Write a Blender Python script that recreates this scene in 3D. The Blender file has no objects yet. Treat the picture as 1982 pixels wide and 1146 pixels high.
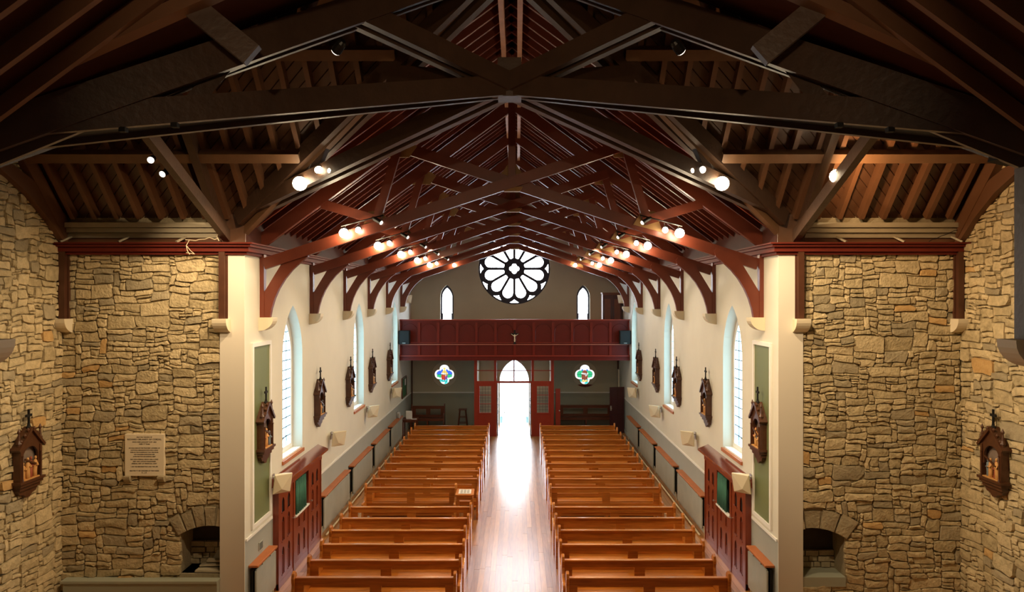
import bpy, math, random
from mathutils import Vector, Matrix, noise
from mathutils.geometry import tessellate_polygon

sc = bpy.context.scene
COL = sc.collection
R = random.Random(7)
PI = math.pi

# ------------------------------------------------------------------ camera
CAM = (0.097, 0.0, 5.58)
F = 1350.0                       # focal length in pixels of a 1982 px wide frame
cd = bpy.data.cameras.new('camera')
cam = bpy.data.objects.new('camera', cd)
COL.objects.link(cam)
cam.location = CAM
cam.rotation_euler = (PI / 2, 0, 0)
cd.sensor_width = 36.0
cd.lens = 36.0 * F / 1982.0
cd.shift_x = -10.0 / 1982.0
cd.shift_y = 3.0 / 1982.0
cd.clip_end = 300
sc.camera = cam

# ------------------------------------------------------------------ world / exposure
w = bpy.data.worlds.new('sky')
sc.world = w
w.use_nodes = True
bg = w.node_tree.nodes['Background']
bg.inputs['Color'].default_value = (0.86, 0.93, 1.0, 1)
bg.inputs['Strength'].default_value = 16.0
sc.view_settings.view_transform = 'Standard'
sc.view_settings.look = 'None'
sc.view_settings.gamma = 1.0
sc.view_settings.use_curve_mapping = False
sc.view_settings.exposure = 0.0

WIN_E = 12.0        # brightness of daylit obscured window glass
NAVE_W = 480.0     # watts of a nave truss lamp
WALL_W = 900.0     # watts scaling crossing and transept lamps and the added fills
WARM = (1.0, 0.72, 0.42)

def spot(name, loc, target, watts, color=WARM, angle=95, blend=0.8, radius=0.06):
    l = bpy.data.lights.new(name, 'SPOT')
    l.energy = watts
    l.color = color
    l.spot_size = math.radians(angle)
    l.spot_blend = blend
    l.shadow_soft_size = radius
    o = bpy.data.objects.new(name, l)
    COL.objects.link(o)
    o.location = loc
    d = Vector(target) - Vector(loc)
    o.rotation_euler = d.to_track_quat('-Z', 'Y').to_euler()
    return o

# ------------------------------------------------------------------ materials
MATS = {}

def mat(name, col, rough=0.6, vary=0.0, rand=0.0, scale=6.0, stretch=(1, 1, 1), bump=0.0, bscale=None,
        metal=0.0, coat=0.0, coatr=0.12, spec=0.5, emit=None, estr=0.0, col2=None):
    m = bpy.data.materials.new(name)
    m.use_nodes = True
    nt = m.node_tree
    b = nt.nodes['Principled BSDF']
    b.inputs['Roughness'].default_value = rough
    b.inputs['Metallic'].default_value = metal
    b.inputs['Coat Weight'].default_value = coat
    b.inputs['Coat Roughness'].default_value = coatr
    b.inputs['Specular IOR Level'].default_value = spec
    b.inputs['Base Color'].default_value = (*col, 1)
    if emit:
        b.inputs['Emission Color'].default_value = (*emit, 1)
        b.inputs['Emission Strength'].default_value = estr
    if vary or rand or bump:
        tc = nt.nodes.new('ShaderNodeTexCoord')
        mp = nt.nodes.new('ShaderNodeMapping')
        mp.inputs['Scale'].default_value = stretch
        geo = nt.nodes.new('ShaderNodeNewGeometry')
        oi = nt.nodes.new('ShaderNodeObjectInfo')
        nt.links.new(geo.outputs['Position'], mp.inputs['Vector'])
        nz = nt.nodes.new('ShaderNodeTexNoise')
        nz.inputs['Scale'].default_value = scale
        nz.inputs['Detail'].default_value = 5
        nt.links.new(mp.outputs['Vector'], nz.inputs['Vector'])
        # factor = (noise-.5)*vary*2 + (rand-.5)*rand
        a = nt.nodes.new('ShaderNodeMath'); a.operation = 'ADD'
        nt.links.new(oi.outputs['Random'], a.inputs[0])
        nt.links.new(geo.outputs['Random Per Island'], a.inputs[1])
        fr = nt.nodes.new('ShaderNodeMath'); fr.operation = 'FRACT'
        nt.links.new(a.outputs[0], fr.inputs[0])
        s1 = nt.nodes.new('ShaderNodeMath'); s1.operation = 'MULTIPLY_ADD'
        nt.links.new(fr.outputs[0], s1.inputs[0]); s1.inputs[1].default_value = rand; s1.inputs[2].default_value = 0.5 - rand / 2
        s2 = nt.nodes.new('ShaderNodeMath'); s2.operation = 'MULTIPLY_ADD'
        nt.links.new(nz.outputs['Fac'], s2.inputs[0]); s2.inputs[1].default_value = vary * 2; s2.inputs[2].default_value = -vary
        s3 = nt.nodes.new('ShaderNodeMath'); s3.operation = 'ADD'; s3.use_clamp = True
        nt.links.new(s1.outputs[0], s3.inputs[0]); nt.links.new(s2.outputs[0], s3.inputs[1])
        mx = nt.nodes.new('ShaderNodeMix'); mx.data_type = 'RGBA'
        c2 = col2 or tuple(min(1, c * 1.55) for c in col)
        c1 = tuple(c * 0.5 for c in col) if col2 is None else col
        mx.inputs[6].default_value = (*c1, 1)
        mx.inputs[7].default_value = (*c2, 1)
        nt.links.new(s3.outputs[0], mx.inputs[0])
        nt.links.new(mx.outputs[2], b.inputs['Base Color'])
        if bump:
            bp = nt.nodes.new('ShaderNodeBump')
            bp.inputs['Strength'].default_value = bump
            bp.inputs['Distance'].default_value = 0.02
            n2 = nz
            if bscale:
                n2 = nt.nodes.new('ShaderNodeTexNoise')
                n2.inputs['Scale'].default_value = bscale
                n2.inputs['Detail'].default_value = 6
                nt.links.new(mp.outputs['Vector'], n2.inputs['Vector'])
            nt.links.new(n2.outputs['Fac'], bp.inputs['Height'])
            nt.links.new(bp.outputs['Normal'], b.inputs['Normal'])
    MATS[name] = m
    return m

mat('plaster', (0.68, 0.635, 0.54), 0.75, vary=0.15, scale=1.3, col2=(0.74, 0.70, 0.61))
mat('cream', (0.72, 0.64, 0.47), 0.6)
mat('speaker_cream', (0.86, 0.80, 0.60), 0.45)
mat('white_paint', (0.80, 0.79, 0.75), 0.5)
mat('grey_paint', (0.34, 0.35, 0.31), 0.5, vary=0.15, scale=2)
mat('radiator', (0.36, 0.375, 0.33), 0.4, vary=0.2, scale=3)
mat('ledge_green', (0.36, 0.38, 0.30), 0.5)
mat('end_plaster', (0.60, 0.55, 0.43), 0.8, vary=0.15, scale=1.3, col2=(0.66, 0.60, 0.47))
mat('stone', (0.33, 0.265, 0.145), 0.85, vary=0.7, rand=0.5, scale=11, col2=(0.70, 0.57, 0.34), bump=1.0, bscale=26)
mat('stone_grey', (0.25, 0.21, 0.13), 0.9, vary=0.5, rand=0.4, scale=7, col2=(0.50, 0.42, 0.27), bump=0.9, bscale=22)
mat('stone_orange', (0.44, 0.26, 0.09), 0.85, vary=0.6, rand=0.3, scale=10, col2=(0.64, 0.43, 0.19), bump=0.6, bscale=25)
mat('mortar', (0.25, 0.21, 0.13), 0.95, vary=0.5, scale=9, col2=(0.40, 0.335, 0.215), bump=0.6, bscale=30)
mat('niche_dark', (0.05, 0.042, 0.033), 0.95, vary=0.4, scale=8)
mat('pew_wood', (0.27, 0.066, 0.007), 0.3, vary=0.6, rand=0.3, scale=2.2, stretch=(1, 14, 14), col2=(0.80, 0.29, 0.042), coat=0.4)
mat('plank_wood', (0.27, 0.10, 0.024), 0.36, vary=0.45, rand=0.55, scale=2.0, stretch=(14, 1, 14), col2=(0.66, 0.32, 0.10), coat=0.8, coatr=0.22)
mat('red_timber', (0.105, 0.019, 0.008), 0.38, vary=0.35, rand=0.25, scale=4, col2=(0.20, 0.042, 0.018))
mat('red_rafter', (0.13, 0.026, 0.012), 0.4, rand=0.3, vary=0.2, col2=(0.22, 0.05, 0.025))
mat('red_board', (0.040, 0.010, 0.006), 0.65, spec=0.15, rand=0.4, vary=0.3, col2=(0.075, 0.020, 0.011))
mat('ridge_wood_lit', (0.40, 0.20, 0.11), 0.5, vary=0.3, scale=5)  # lightened colour stands for light reaching the ridge from below
mat('dark_timber', (0.040, 0.020, 0.011), 0.45, vary=0.45, scale=5, col2=(0.082, 0.042, 0.024), bump=0.25, bscale=14)
mat('brown_rafter', (0.10, 0.042, 0.018), 0.5, rand=0.3, vary=0.25, col2=(0.17, 0.075, 0.034))
mat('brown_board', (0.060, 0.027, 0.013), 0.4, rand=0.45, vary=0.3, col2=(0.12, 0.055, 0.028))
mat('grey_board', (0.40, 0.35, 0.25), 0.6, vary=0.2, scale=4)
mat('purlin_wood', (0.15, 0.075, 0.035), 0.5, vary=0.3, scale=5)
mat('cornice_red', (0.085, 0.010, 0.005), 0.6, spec=0.2, vary=0.3, scale=4, col2=(0.17, 0.025, 0.013))
mat('post_brown', (0.075, 0.028, 0.014), 0.4, vary=0.3, scale=6)
mat('gusset_ply', (0.30, 0.16, 0.05), 0.6, vary=0.2)
mat('mahogany', (0.085, 0.005, 0.003), 0.4, spec=0.25, vary=0.4, scale=4, col2=(0.145, 0.011, 0.006))
mat('screen_red', (0.24, 0.020, 0.009), 0.33, vary=0.3, scale=4, col2=(0.34, 0.036, 0.016))
mat('confessional_wood', (0.15, 0.022, 0.008), 0.28, vary=0.4, scale=4, stretch=(6, 6, 1), col2=(0.27, 0.052, 0.018), coat=0.2)
mat('confessional_top', (0.16, 0.03, 0.014), 0.12, vary=0.2, scale=4, coat=1.0, spec=0.8)
mat('mahogany_stile', (0.125, 0.008, 0.004), 0.35, spec=0.3, vary=0.3, scale=4, col2=(0.20, 0.016, 0.008))
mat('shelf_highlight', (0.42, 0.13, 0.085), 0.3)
mat('dark_recess', (0.03, 0.006, 0.003), 0.6)
mat('purple_brown', (0.055, 0.012, 0.014), 0.25)
mat('bench_dark', (0.13, 0.032, 0.012), 0.4, vary=0.3, scale=5)
mat('stained_sill', (0.42, 0.13, 0.035), 0.45, vary=0.3, scale=5)
mat('carved_oak', (0.045, 0.016, 0.007), 0.34, vary=0.5, scale=14, col2=(0.115, 0.043, 0.018))
mat('niche_back', (0.20, 0.15, 0.12), 0.7, vary=0.3, scale=9)
for nm, c in (('figure_gold', (0.62, 0.33, 0.11)), ('figure_red', (0.35, 0.09, 0.045)), ('figure_blue', (0.16, 0.21, 0.25)),
              ('figure_pale', (0.66, 0.50, 0.34)), ('ivory', (0.80, 0.68, 0.48))):
    mat(nm, c, 0.55)
mat('green_board', (0.13, 0.16, 0.060), 0.55, vary=0.2, scale=1.0, col2=(0.17, 0.20, 0.085))
mat('notice_green', (0.02, 0.11, 0.03), 0.7)
mat('curtain_green', (0.055, 0.19, 0.13), 0.85)
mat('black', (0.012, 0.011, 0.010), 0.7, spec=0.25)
mat('metal_dark', (0.02, 0.018, 0.016), 0.4, metal=0.4)
mat('metal_steel', (0.55, 0.53, 0.50), 0.35, metal=0.9)
mat('lead', (0.035, 0.038, 0.05), 0.6)
mat('tracery', (0.028, 0.028, 0.045), 0.7)
mat('paper', (0.80, 0.78, 0.74), 0.7)
mat('paper_print', (0.45, 0.43, 0.38), 0.7)
mat('plaque', (0.74, 0.64, 0.46), 0.55, vary=0.15, scale=5, col2=(0.80, 0.70, 0.52))
mat('ink', (0.06, 0.04, 0.025), 0.7)
mat('cable', (0.62, 0.52, 0.36), 0.6)
mat('pale_blue', (0.30, 0.55, 0.75), 0.4)
mat('concrete', (0.62, 0.62, 0.60), 0.85, vary=0.2, scale=2)
mat('lamp_glow', (1, 0.9, 0.7), 0.4, emit=(1.0, 0.80, 0.52), estr=110.0)
mat('flood_glow', (1, 0.9, 0.7), 0.4, emit=(1.0, 0.80, 0.52), estr=32.0)
mat('lamp_small', (1, 0.9, 0.7), 0.4, emit=(1.0, 0.82, 0.56), estr=80.0)
mat('lamp_dim', (1, 0.95, 0.85), 0.3, emit=(1.0, 0.9, 0.75), estr=2.0)
mat('glass_day', (0.85, 0.92, 1.0), 0.2, emit=(0.82, 0.90, 1.0), estr=WIN_E * 1.6)
mat('glass_leaded', (0.8, 0.9, 1.0), 0.2, emit=(0.40, 0.80, 1.0), estr=WIN_E * 0.55)
for nm, c in (('glass_white', (0.95, 0.97, 1.0)), ('glass_blue', (0.05, 0.16, 0.85)), ('glass_green', (0.04, 0.50, 0.22)),
              ('glass_teal', (0.05, 0.62, 0.62)), ('glass_red', (0.62, 0.06, 0.03)), ('glass_brown', (0.30, 0.09, 0.05)),
              ('glass_yellow', (0.95, 0.66, 0.16)), ('glass_purple', (0.24, 0.09, 0.35))):
    mat(nm, c, 0.2, emit=c, estr=1.15 if nm != 'glass_white' else 1.1)

def glass_mat(name, tint, gloss):
    m = bpy.data.materials.new(name)
    m.use_nodes = True
    nt = m.node_tree
    for n in list(nt.nodes):
        nt.nodes.remove(n)
    o = nt.nodes.new('ShaderNodeOutputMaterial')
    mx = nt.nodes.new('ShaderNodeMixShader')
    t = nt.nodes.new('ShaderNodeBsdfTransparent'); t.inputs[0].default_value = (*tint, 1)
    g = nt.nodes.new('ShaderNodeBsdfGlossy'); g.inputs['Roughness'].default_value = 0.05
    mx.inputs[0].default_value = gloss
    nt.links.new(t.outputs[0], mx.inputs[1]); nt.links.new(g.outputs[0], mx.inputs[2])
    nt.links.new(mx.outputs[0], o.inputs[0])
    MATS[name] = m
glass_mat('clear_glass', (0.86, 0.92, 0.97), 0.07)

# two-tone painted side wall: cream above, grey below the dado rail
def painted(name, up, low, zsplit):
    m = mat(name, up, 0.7)
    nt = m.node_tree
    b = nt.nodes['Principled BSDF']
    g = nt.nodes.new('ShaderNodeNewGeometry')
    s = nt.nodes.new('ShaderNodeSeparateXYZ')
    gt = nt.nodes.new('ShaderNodeMath'); gt.operation = 'GREATER_THAN'; gt.inputs[1].default_value = zsplit
    nz = nt.nodes.new('ShaderNodeTexNoise'); nz.inputs['Scale'].default_value = 1.6
    nt.links.new(g.outputs['Position'], nz.inputs['Vector'])
    nt.links.new(g.outputs['Position'], s.inputs[0]); nt.links.new(s.outputs['Z'], gt.inputs[0])
    mx = nt.nodes.new('ShaderNodeMix'); mx.data_type = 'RGBA'
    mx.inputs[6].default_value = (*low, 1); mx.inputs[7].default_value = (*up, 1)
    nt.links.new(gt.outputs[0], mx.inputs[0])
    hs = nt.nodes.new('ShaderNodeHueSaturation')
    mr = nt.nodes.new('ShaderNodeMapRange'); mr.inputs[3].default_value = 0.93; mr.inputs[4].default_value = 1.07
    nt.links.new(nz.outputs['Fac'], mr.inputs[0]); nt.links.new(mr.outputs[0], hs.inputs['Value'])
    nt.links.new(mx.outputs[2], hs.inputs['Color']); nt.links.new(hs.outputs[0], b.inputs['Base Color'])
painted('side_wall', (0.66, 0.64, 0.55), (0.345, 0.355, 0.315), 1.42)
painted('end_wall_shaded', (0.47, 0.445, 0.335), (0.31, 0.31, 0.245), 1.42)  # cream of the end wall darkened to paint in its backlit shade

# ------------------------------------------------------------------ geometry helpers
def tag(o, label=None, cat=None, group=None, kind=None):
    if label: o['label'] = label
    if cat: o['category'] = cat
    if group: o['group'] = group
    if kind: o['kind'] = kind
    return o

def empty(name, loc=(0, 0, 0), rz=0.0, parent=None):
    o = bpy.data.objects.new(name, None)
    COL.objects.link(o)
    o.location = loc
    o.rotation_euler = (0, 0, rz)
    o.empty_display_size = 0.1
    if parent: o.parent = parent
    return o

def thing(name, label, cat, loc=(0, 0, 0), rz=0.0, group=None):
    return tag(empty(name, loc, rz), label, cat, group)

def link_mesh(name, me, m, parent=None, loc=None):
    if m is not None and not me.materials:
        me.materials.append(MATS[m])
    o = bpy.data.objects.new(name, me)
    COL.objects.link(o)
    if parent: o.parent = parent
    if loc: o.location = loc
    return o

class MB:
    def __init__(self):
        self.v = []; self.f = []
    def add(self, vs, fs):
        n = len(self.v)
        self.v += [tuple(p) for p in vs]
        self.f += [tuple(i + n for i in f) for f in fs]
        return self
    def box(self, x0, x1, y0, y1, z0, z1):
        return self.add([(x0, y0, z0), (x1, y0, z0), (x1, y1, z0), (x0, y1, z0), (x0, y0, z1), (x1, y0, z1), (x1, y1, z1), (x0, y1, z1)],
                        [(0, 3, 2, 1), (4, 5, 6, 7), (0, 1, 5, 4), (1, 2, 6, 5), (2, 3, 7, 6), (3, 0, 4, 7)])
    def beam(self, p0, p1, wd, h, up=(0, 0, 1)):
        p0, p1, up = Vector(p0), Vector(p1), Vector(up)
        d = (p1 - p0).normalized()
        s = d.cross(up).normalized()
        u = s.cross(d).normalized()
        vs = []
        for p in (p0, p1):
            for a, b in ((-1, -1), (1, -1), (1, 1), (-1, 1)):
                vs.append(p + s * (a * wd / 2) + u * (b * h / 2))
        return self.add(vs, [(0, 1, 2, 3), (4, 7, 6, 5), (0, 4, 5, 1), (1, 5, 6, 2), (2, 6, 7, 3), (3, 7, 4, 0)])
    def prism(self, poly, fn, d0, d1):
        """extrude a 2D polygon; fn(u, v, d) gives the 3D point"""
        n = len(poly)
        vs = [fn(u, v, d0) for u, v in poly] + [fn(u, v, d1) for u, v in poly]
        tr = tessellate_polygon([[Vector((u, v, 0)) for u, v in poly]])
        fs = [tuple(t) for t in tr] + [(t[2] + n, t[1] + n, t[0] + n) for t in tr]
        fs += [(i, (i + 1) % n, (i + 1) % n + n, i + n) for i in range(n)]
        return self.add(vs, fs)
    def lathe(self, prof, c=(0, 0, 0), n=12, axis='z'):
        vs = []; fs = []
        for r, z in prof:
            for k in range(n):
                a = 2 * PI * k / n
                x, y = r * math.cos(a), r * math.sin(a)
                p = {'z': (x, y, z), 'x': (z, x, y), 'y': (x, z, y)}[axis]
                vs.append((p[0] + c[0], p[1] + c[1], p[2] + c[2]))
        m = len(prof)
        for i in range(m - 1):
            for k in range(n):
                fs.append((i * n + k, i * n + (k + 1) % n, (i + 1) * n + (k + 1) % n, (i + 1) * n + k))
        fs.append(tuple(range(n))[::-1]); fs.append(tuple(range((m - 1) * n, m * n)))
        return self.add(vs, fs)
    def tube(self, pts, r, n=6):
        pts = [Vector(p) for p in pts]
        vs = []; fs = []
        for i, p in enumerate(pts):
            d = (pts[min(i + 1, len(pts) - 1)] - pts[max(i - 1, 0)]).normalized()
            ref = Vector((0, 0, 1)) if abs(d.z) < 0.9 else Vector((1, 0, 0))
            s = d.cross(ref).normalized(); u = s.cross(d)
            rr = r[i] if isinstance(r, (list, tuple)) else r
            for k in range(n):
                a = 2 * PI * k / n
                vs.append(p + s * math.cos(a) * rr + u * math.sin(a) * rr)
        for i in range(len(pts) - 1):
            for k in range(n):
                fs.append((i * n + k, i * n + (k + 1) % n, (i + 1) * n + (k + 1) % n, (i + 1) * n + k))
        fs.append(tuple(range(n))[::-1]); fs.append(tuple(range((len(pts) - 1) * n, len(pts) * n)))
        return self.add(vs, fs)
    def mesh(self, name, smooth=False):
        me = bpy.data.meshes.new(name)
        me.from_pydata(self.v, [], self.f)
        me.validate()
        import bmesh
        b = bmesh.new(); b.from_mesh(me)
        bmesh.ops.recalc_face_normals(b, faces=b.faces)
        b.to_mesh(me); b.free()
        if smooth:
            for p in me.polygons: p.use_smooth = True
        me.update()
        return me
    def build(self, name, m, parent=None, loc=None, smooth=False, bevel=0.0):
        o = link_mesh(name, self.mesh(name, smooth), m, parent, loc)
        if bevel:
            md = o.modifiers.new('bevel', 'BEVEL'); md.width = bevel; md.segments = 2; md.limit_method = 'ANGLE'
        return o

def copy_tree(o, parent=None):
    c = o.copy()
    COL.objects.link(c)
    c.parent = parent
    for ch in list(o.children):
        copy_tree(ch, c)
    return c

def holed(outer, holes, fn, d0, d1, back_holes=None):
    """slab with openings: front at d0, back at d1; holes may splay to back_holes"""
    mb = MB()
    backs = back_holes or holes
    for d, hs, flip in ((d0, holes, False), (d1, backs, True)):
        loops = [outer] + list(hs)
        flat = [p for lp in loops for p in lp]
        tr = tessellate_polygon([[Vector((u, v, 0)) for u, v in lp] for lp in loops])
        mb.add([fn(u, v, d) for u, v in flat], [tuple(t) if not flip else tuple(t)[::-1] for t in tr])
    for lp, bk in [(outer, outer)] + list(zip(holes, backs)):
        n = len(lp)
        mb.add([fn(u, v, d0) for u, v in lp] + [fn(u, v, d1) for u, v in bk],
               [(i, (i + 1) % n, (i + 1) % n + n, i + n) for i in range(n)])
    return mb

def rect(u0, u1, v0, v1):
    return [(u0, v0), (u1, v0), (u1, v1), (u0, v1)]

def gothic(c, hw, z0, zs, za, n=7):
    """pointed arch outline, counter-clockwise"""
    pts = [(c - hw, z0), (c + hw, z0), (c + hw, zs)]
    h = za - zs
    # arc through (hw,0),(0,h) centred on the springing line
    cx = (hw * hw - h * h) / (2 * hw)
    r = hw - cx
    a1 = math.atan2(h, -cx)
    arc = [(cx + r * math.cos(a1 * k / n), r * math.sin(a1 * k / n)) for k in range(1, n)]
    pts += [(c + x, zs + y) for x, y in arc]
    pts.append((c, za))
    pts += [(c - x, zs + y) for x, y in reversed(arc)]
    pts.append((c - hw, zs))
    return pts

def circle(cx, cy, r, n=48):
    return [(cx + r * math.cos(2 * PI * k / n), cy + r * math.sin(2 * PI * k / n)) for k in range(n)]

def quatrefoil(cx, cy, d, rc, n=48, k=1.0):
    out = []
    for i in range(n):
        a = 2 * PI * i / n
        b = (a + PI / 4) % (PI / 2) - PI / 4
        r = (d * math.cos(b) + math.sqrt(max(0, rc * rc - (d * math.sin(b)) ** 2))) * k
        out.append((cx + r * math.cos(a), cy + r * math.sin(a)))
    return out

ORD = ['first', 'second', 'third', 'fourth', 'fifth', 'sixth', 'seventh', 'eighth', 'ninth', 'tenth', 'eleventh', 'twelfth',
       'thirteenth', 'fourteenth', 'fifteenth', 'sixteenth', 'seventeenth']

# plan
HW = 4.55            # half width of the nave
D0 = 11.93           # transept far wall
DE = 30.57           # end wall
YC = 8.97            # centre of the crossing
YN = 6.0             # near edge of the crossing
TX = 7.72            # transept end walls
RZ = 10.32           # ridge
SN = 3.34 / HW       # nave roof slope
ST = 3.34 / (D0 - YC)
TRUSS_Y = [12.65 + 3.03 * k for k in range(6)]
def zn(x): return RZ - SN * abs(x)
def zt(y): return RZ - ST * abs(y - YC)

# ================================================================== FLOOR
floor = MB().box(-8.2, 8.2, -3.2, DE + 0.5, -0.25, -0.012).build('floor', 'plank_wood')
tag(floor, 'orange varnished timber board floor of the nave', 'floor', kind='structure')
BW = 0.1125
def boards(x0, x1, y0, y1, parts):
    n = round((x1 - x0) / BW); bw = (x1 - x0) / n
    join = MB()
    for i in range(n):
        y = y0 - R.random() * 3
        while y < y1:
            L = 2.6 + R.random() * 2.2
            a, b = max(y, y0), min(y + L, y1)
            y += L
            if b - a < 0.05: continue
            g = 0.0025
            if parts and b > 11.5:
                MB().box(x0 + i * bw + g, x0 + (i + 1) * bw - g, a + g, b - g, -0.03, -R.random() * 0.0015).build('plank', 'plank_wood', floor)
            else:
                join.box(x0 + i * bw + g, x0 + (i + 1) * bw - g, a + g, b - g, -0.03, 0)
    if join.v:
        tag(join.build('floorboards', 'plank_wood', floor), kind='stuff')
boards(-0.9, 0.9, 11.0, DE, True)
boards(-HW, -3.65, 11.0, DE - 2.5, True)
boards(3.65, HW, 11.0, DE - 2.5, True)
boards(-3.65, -0.9, 11.0, DE, False)
boards(0.9, 3.65, 11.0, DE, False)

ground = MB().box(-25, 25, DE + 0.5, 75, -0.4, -0.06).build('ground', 'concrete')
tag(ground, 'pale concrete forecourt outside the open church door', 'ground', kind='structure')

# ================================================================== SIDE WALLS with pointed windows
WIN_Y = [14.45, 20.5, 26.45]
def side_wall(side, name, label):
    fn = lambda u, v, d: (side * (HW + d), u, v)
    outer = rect(D0 - 0.03, DE + 0.35, -0.1, 6.99)
    holes = [gothic(y, 0.635, 2.33, 4.35, 5.42) for y in WIN_Y]
    backs = [gothic(y, 0.55, 2.42, 4.35, 5.28) for y in WIN_Y]
    o = holed(outer, holes, fn, 0.0, 0.42, backs).build(name, 'side_wall')
    MB().box(*sorted((side * (HW - 0.002), side * (HW + 0.42))), D0 - 0.045, D0 - 0.028, 0, 6.4).build('pier_face', 'plaster', o)
    return tag(o, label, 'wall', kind='structure')
wall_left = side_wall(-1, 'wall_left', 'cream plastered nave wall with pointed windows, left of the pews')
wall_right = side_wall(1, 'wall_right', 'cream plastered nave wall with pointed windows, right of the pews')

nwin = 0
for side, wl in ((-1, 'left'), (1, 'right')):
    for k, y in enumerate(WIN_Y):
        nwin += 1
        fn = lambda u, v, d: (side * (HW + d), u, v)
        wo = tag(empty('window_%d' % nwin, (0, 0, 0)), '%s pointed leaded window in the %s nave wall, counted from the transept' % (ORD[k], wl), 'window', kind='structure')
        holed(gothic(y, 0.61, 2.345, 4.35, 5.37), [gothic(y, 0.49, 2.47, 4.33, 5.15)], fn, 0.20, 0.26).build('window_frame', 'white_paint', wo)
        MB().prism(gothic(y, 0.495, 2.465, 4.33, 5.16), fn, 0.225, 0.235).build('glass', 'glass_leaded', wo)
        ld = MB()
        for c in (-0.245, 0.0, 0.245):
            ld.beam(fn(y + c, 2.47, 0.22), fn(y + c, 4.85 if c else 5.14, 0.22), 0.016, 0.012, (1, 0, 0))
        for j in range(12):
            z = 2.66 + j * 0.2
            hw = 0.49 if z < 4.33 else 0.49 * math.sqrt(max(0, 1 - ((z - 4.33) / 0.84) ** 1.5))
            ld.beam(fn(y - hw, z, 0.22), fn(y + hw, z, 0.22), 0.014, 0.018)
        ld.build('leading', 'lead', wo)
        s = MB().box(*sorted((side * (HW - 0.035), side * (HW + 0.14))), y - 0.68, y + 0.68, 2.265, 2.335).build('window_sill', 'stained_sill', wo)
        MB().box(*sorted((side * (HW + 0.02), side * (HW + 0.20))), y - 0.60, y + 0.60, 2.335, 2.37).build('inner_sill', 'white_paint', wo)
        # opened hopper pane with its stay
        MB().tube([fn(y - 0.25, 2.60, 0.20), fn(y - 0.05, 2.74, 0.12), fn(y + 0.2, 2.58, 0.20)], 0.008).build('window_stay', 'lead', wo)

# trims along the side walls
ntrim = 0
def trim(mb, m, label):
    global ntrim
    ntrim += 1
    return tag(mb.build('trim_%d' % ntrim, m), label, 'trim', kind='structure')
for side, wl in ((-1, 'left'), (1, 'right')):
    s0, s1 = sorted((side * HW, side * (HW - 0.022)))
    mb = MB()
    for a, b in ((D0, 13.2), (16.2, DE)):
        mb.box(s0, s1, a, b, 1.40, 1.445)
    trim(mb, 'white_paint', 'pale dado rail along the %s nave wall' % wl)
    s0, s1 = sorted((side * HW, side * (HW - 0.03)))
    b = MB().box(s0, s1, D0, 13.2, 0, 0.16).box(s0, s1, 16.2, DE, 0, 0.16).build('baseboard_' + wl, 'grey_paint')
    tag(b, 'grey skirting at the foot of the %s nave wall' % wl, 'baseboard', kind='structure')
    # heating pipe along the skirting
    pp = MB().tube([(side * (HW - 0.20), 16.25, 0.05), (side * (HW - 0.20), 27.9, 0.05)], 0.022, 8).build('heating_pipe', 'cream', smooth=True)
    tag(pp, 'cream heating pipe along the skirting of the %s wall' % wl, 'pipe')

# moulded cornice: nave wall, pier and transept
def cornice(side):
    global ntrim
    ntrim += 1
    e = tag(empty('trim_%d' % ntrim), 'dark red moulded cornice around the %s side of nave and transept' % ('left' if side < 0 else 'right'), 'cornice', kind='structure')
    for z0, z1, p in ((6.31, 6.36, 0.05), (6.36, 6.44, 0.10), (6.44, 6.485, 0.15), (6.485, 6.51, 0.19)):
        a = [(side * (HW + 0.1), DE), (side * (HW - p), DE), (side * (HW - p), D0 - 0.03 - p), (side * (TX - 0.0), D0 - 0.03 - p), (side * (TX - 0.0), D0 + 0.1), (side * (HW + 0.1), D0 + 0.1)]
        MB().prism(a, lambda u, v, d: (u, v, d), z0, z1).build('moulding', 'cornice_red', e)
    # eaves boarding above the cornice of the nave
    MB().box(*sorted((side * (HW - 0.02), side * (HW + 0.44))), D0 - 0.06, D0 - 0.03, 6.505, 7.0).build('eaves_board', 'brown_board', e)
    s0, s1 = sorted((side * (HW - 0.02), side * (HW + 0.02)))
    MB().box(s0, s1, D0, DE, 6.51, 7.0).build('eaves_board', 'red_board', e)
    return e
cornice(-1); cornice(1)

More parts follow.
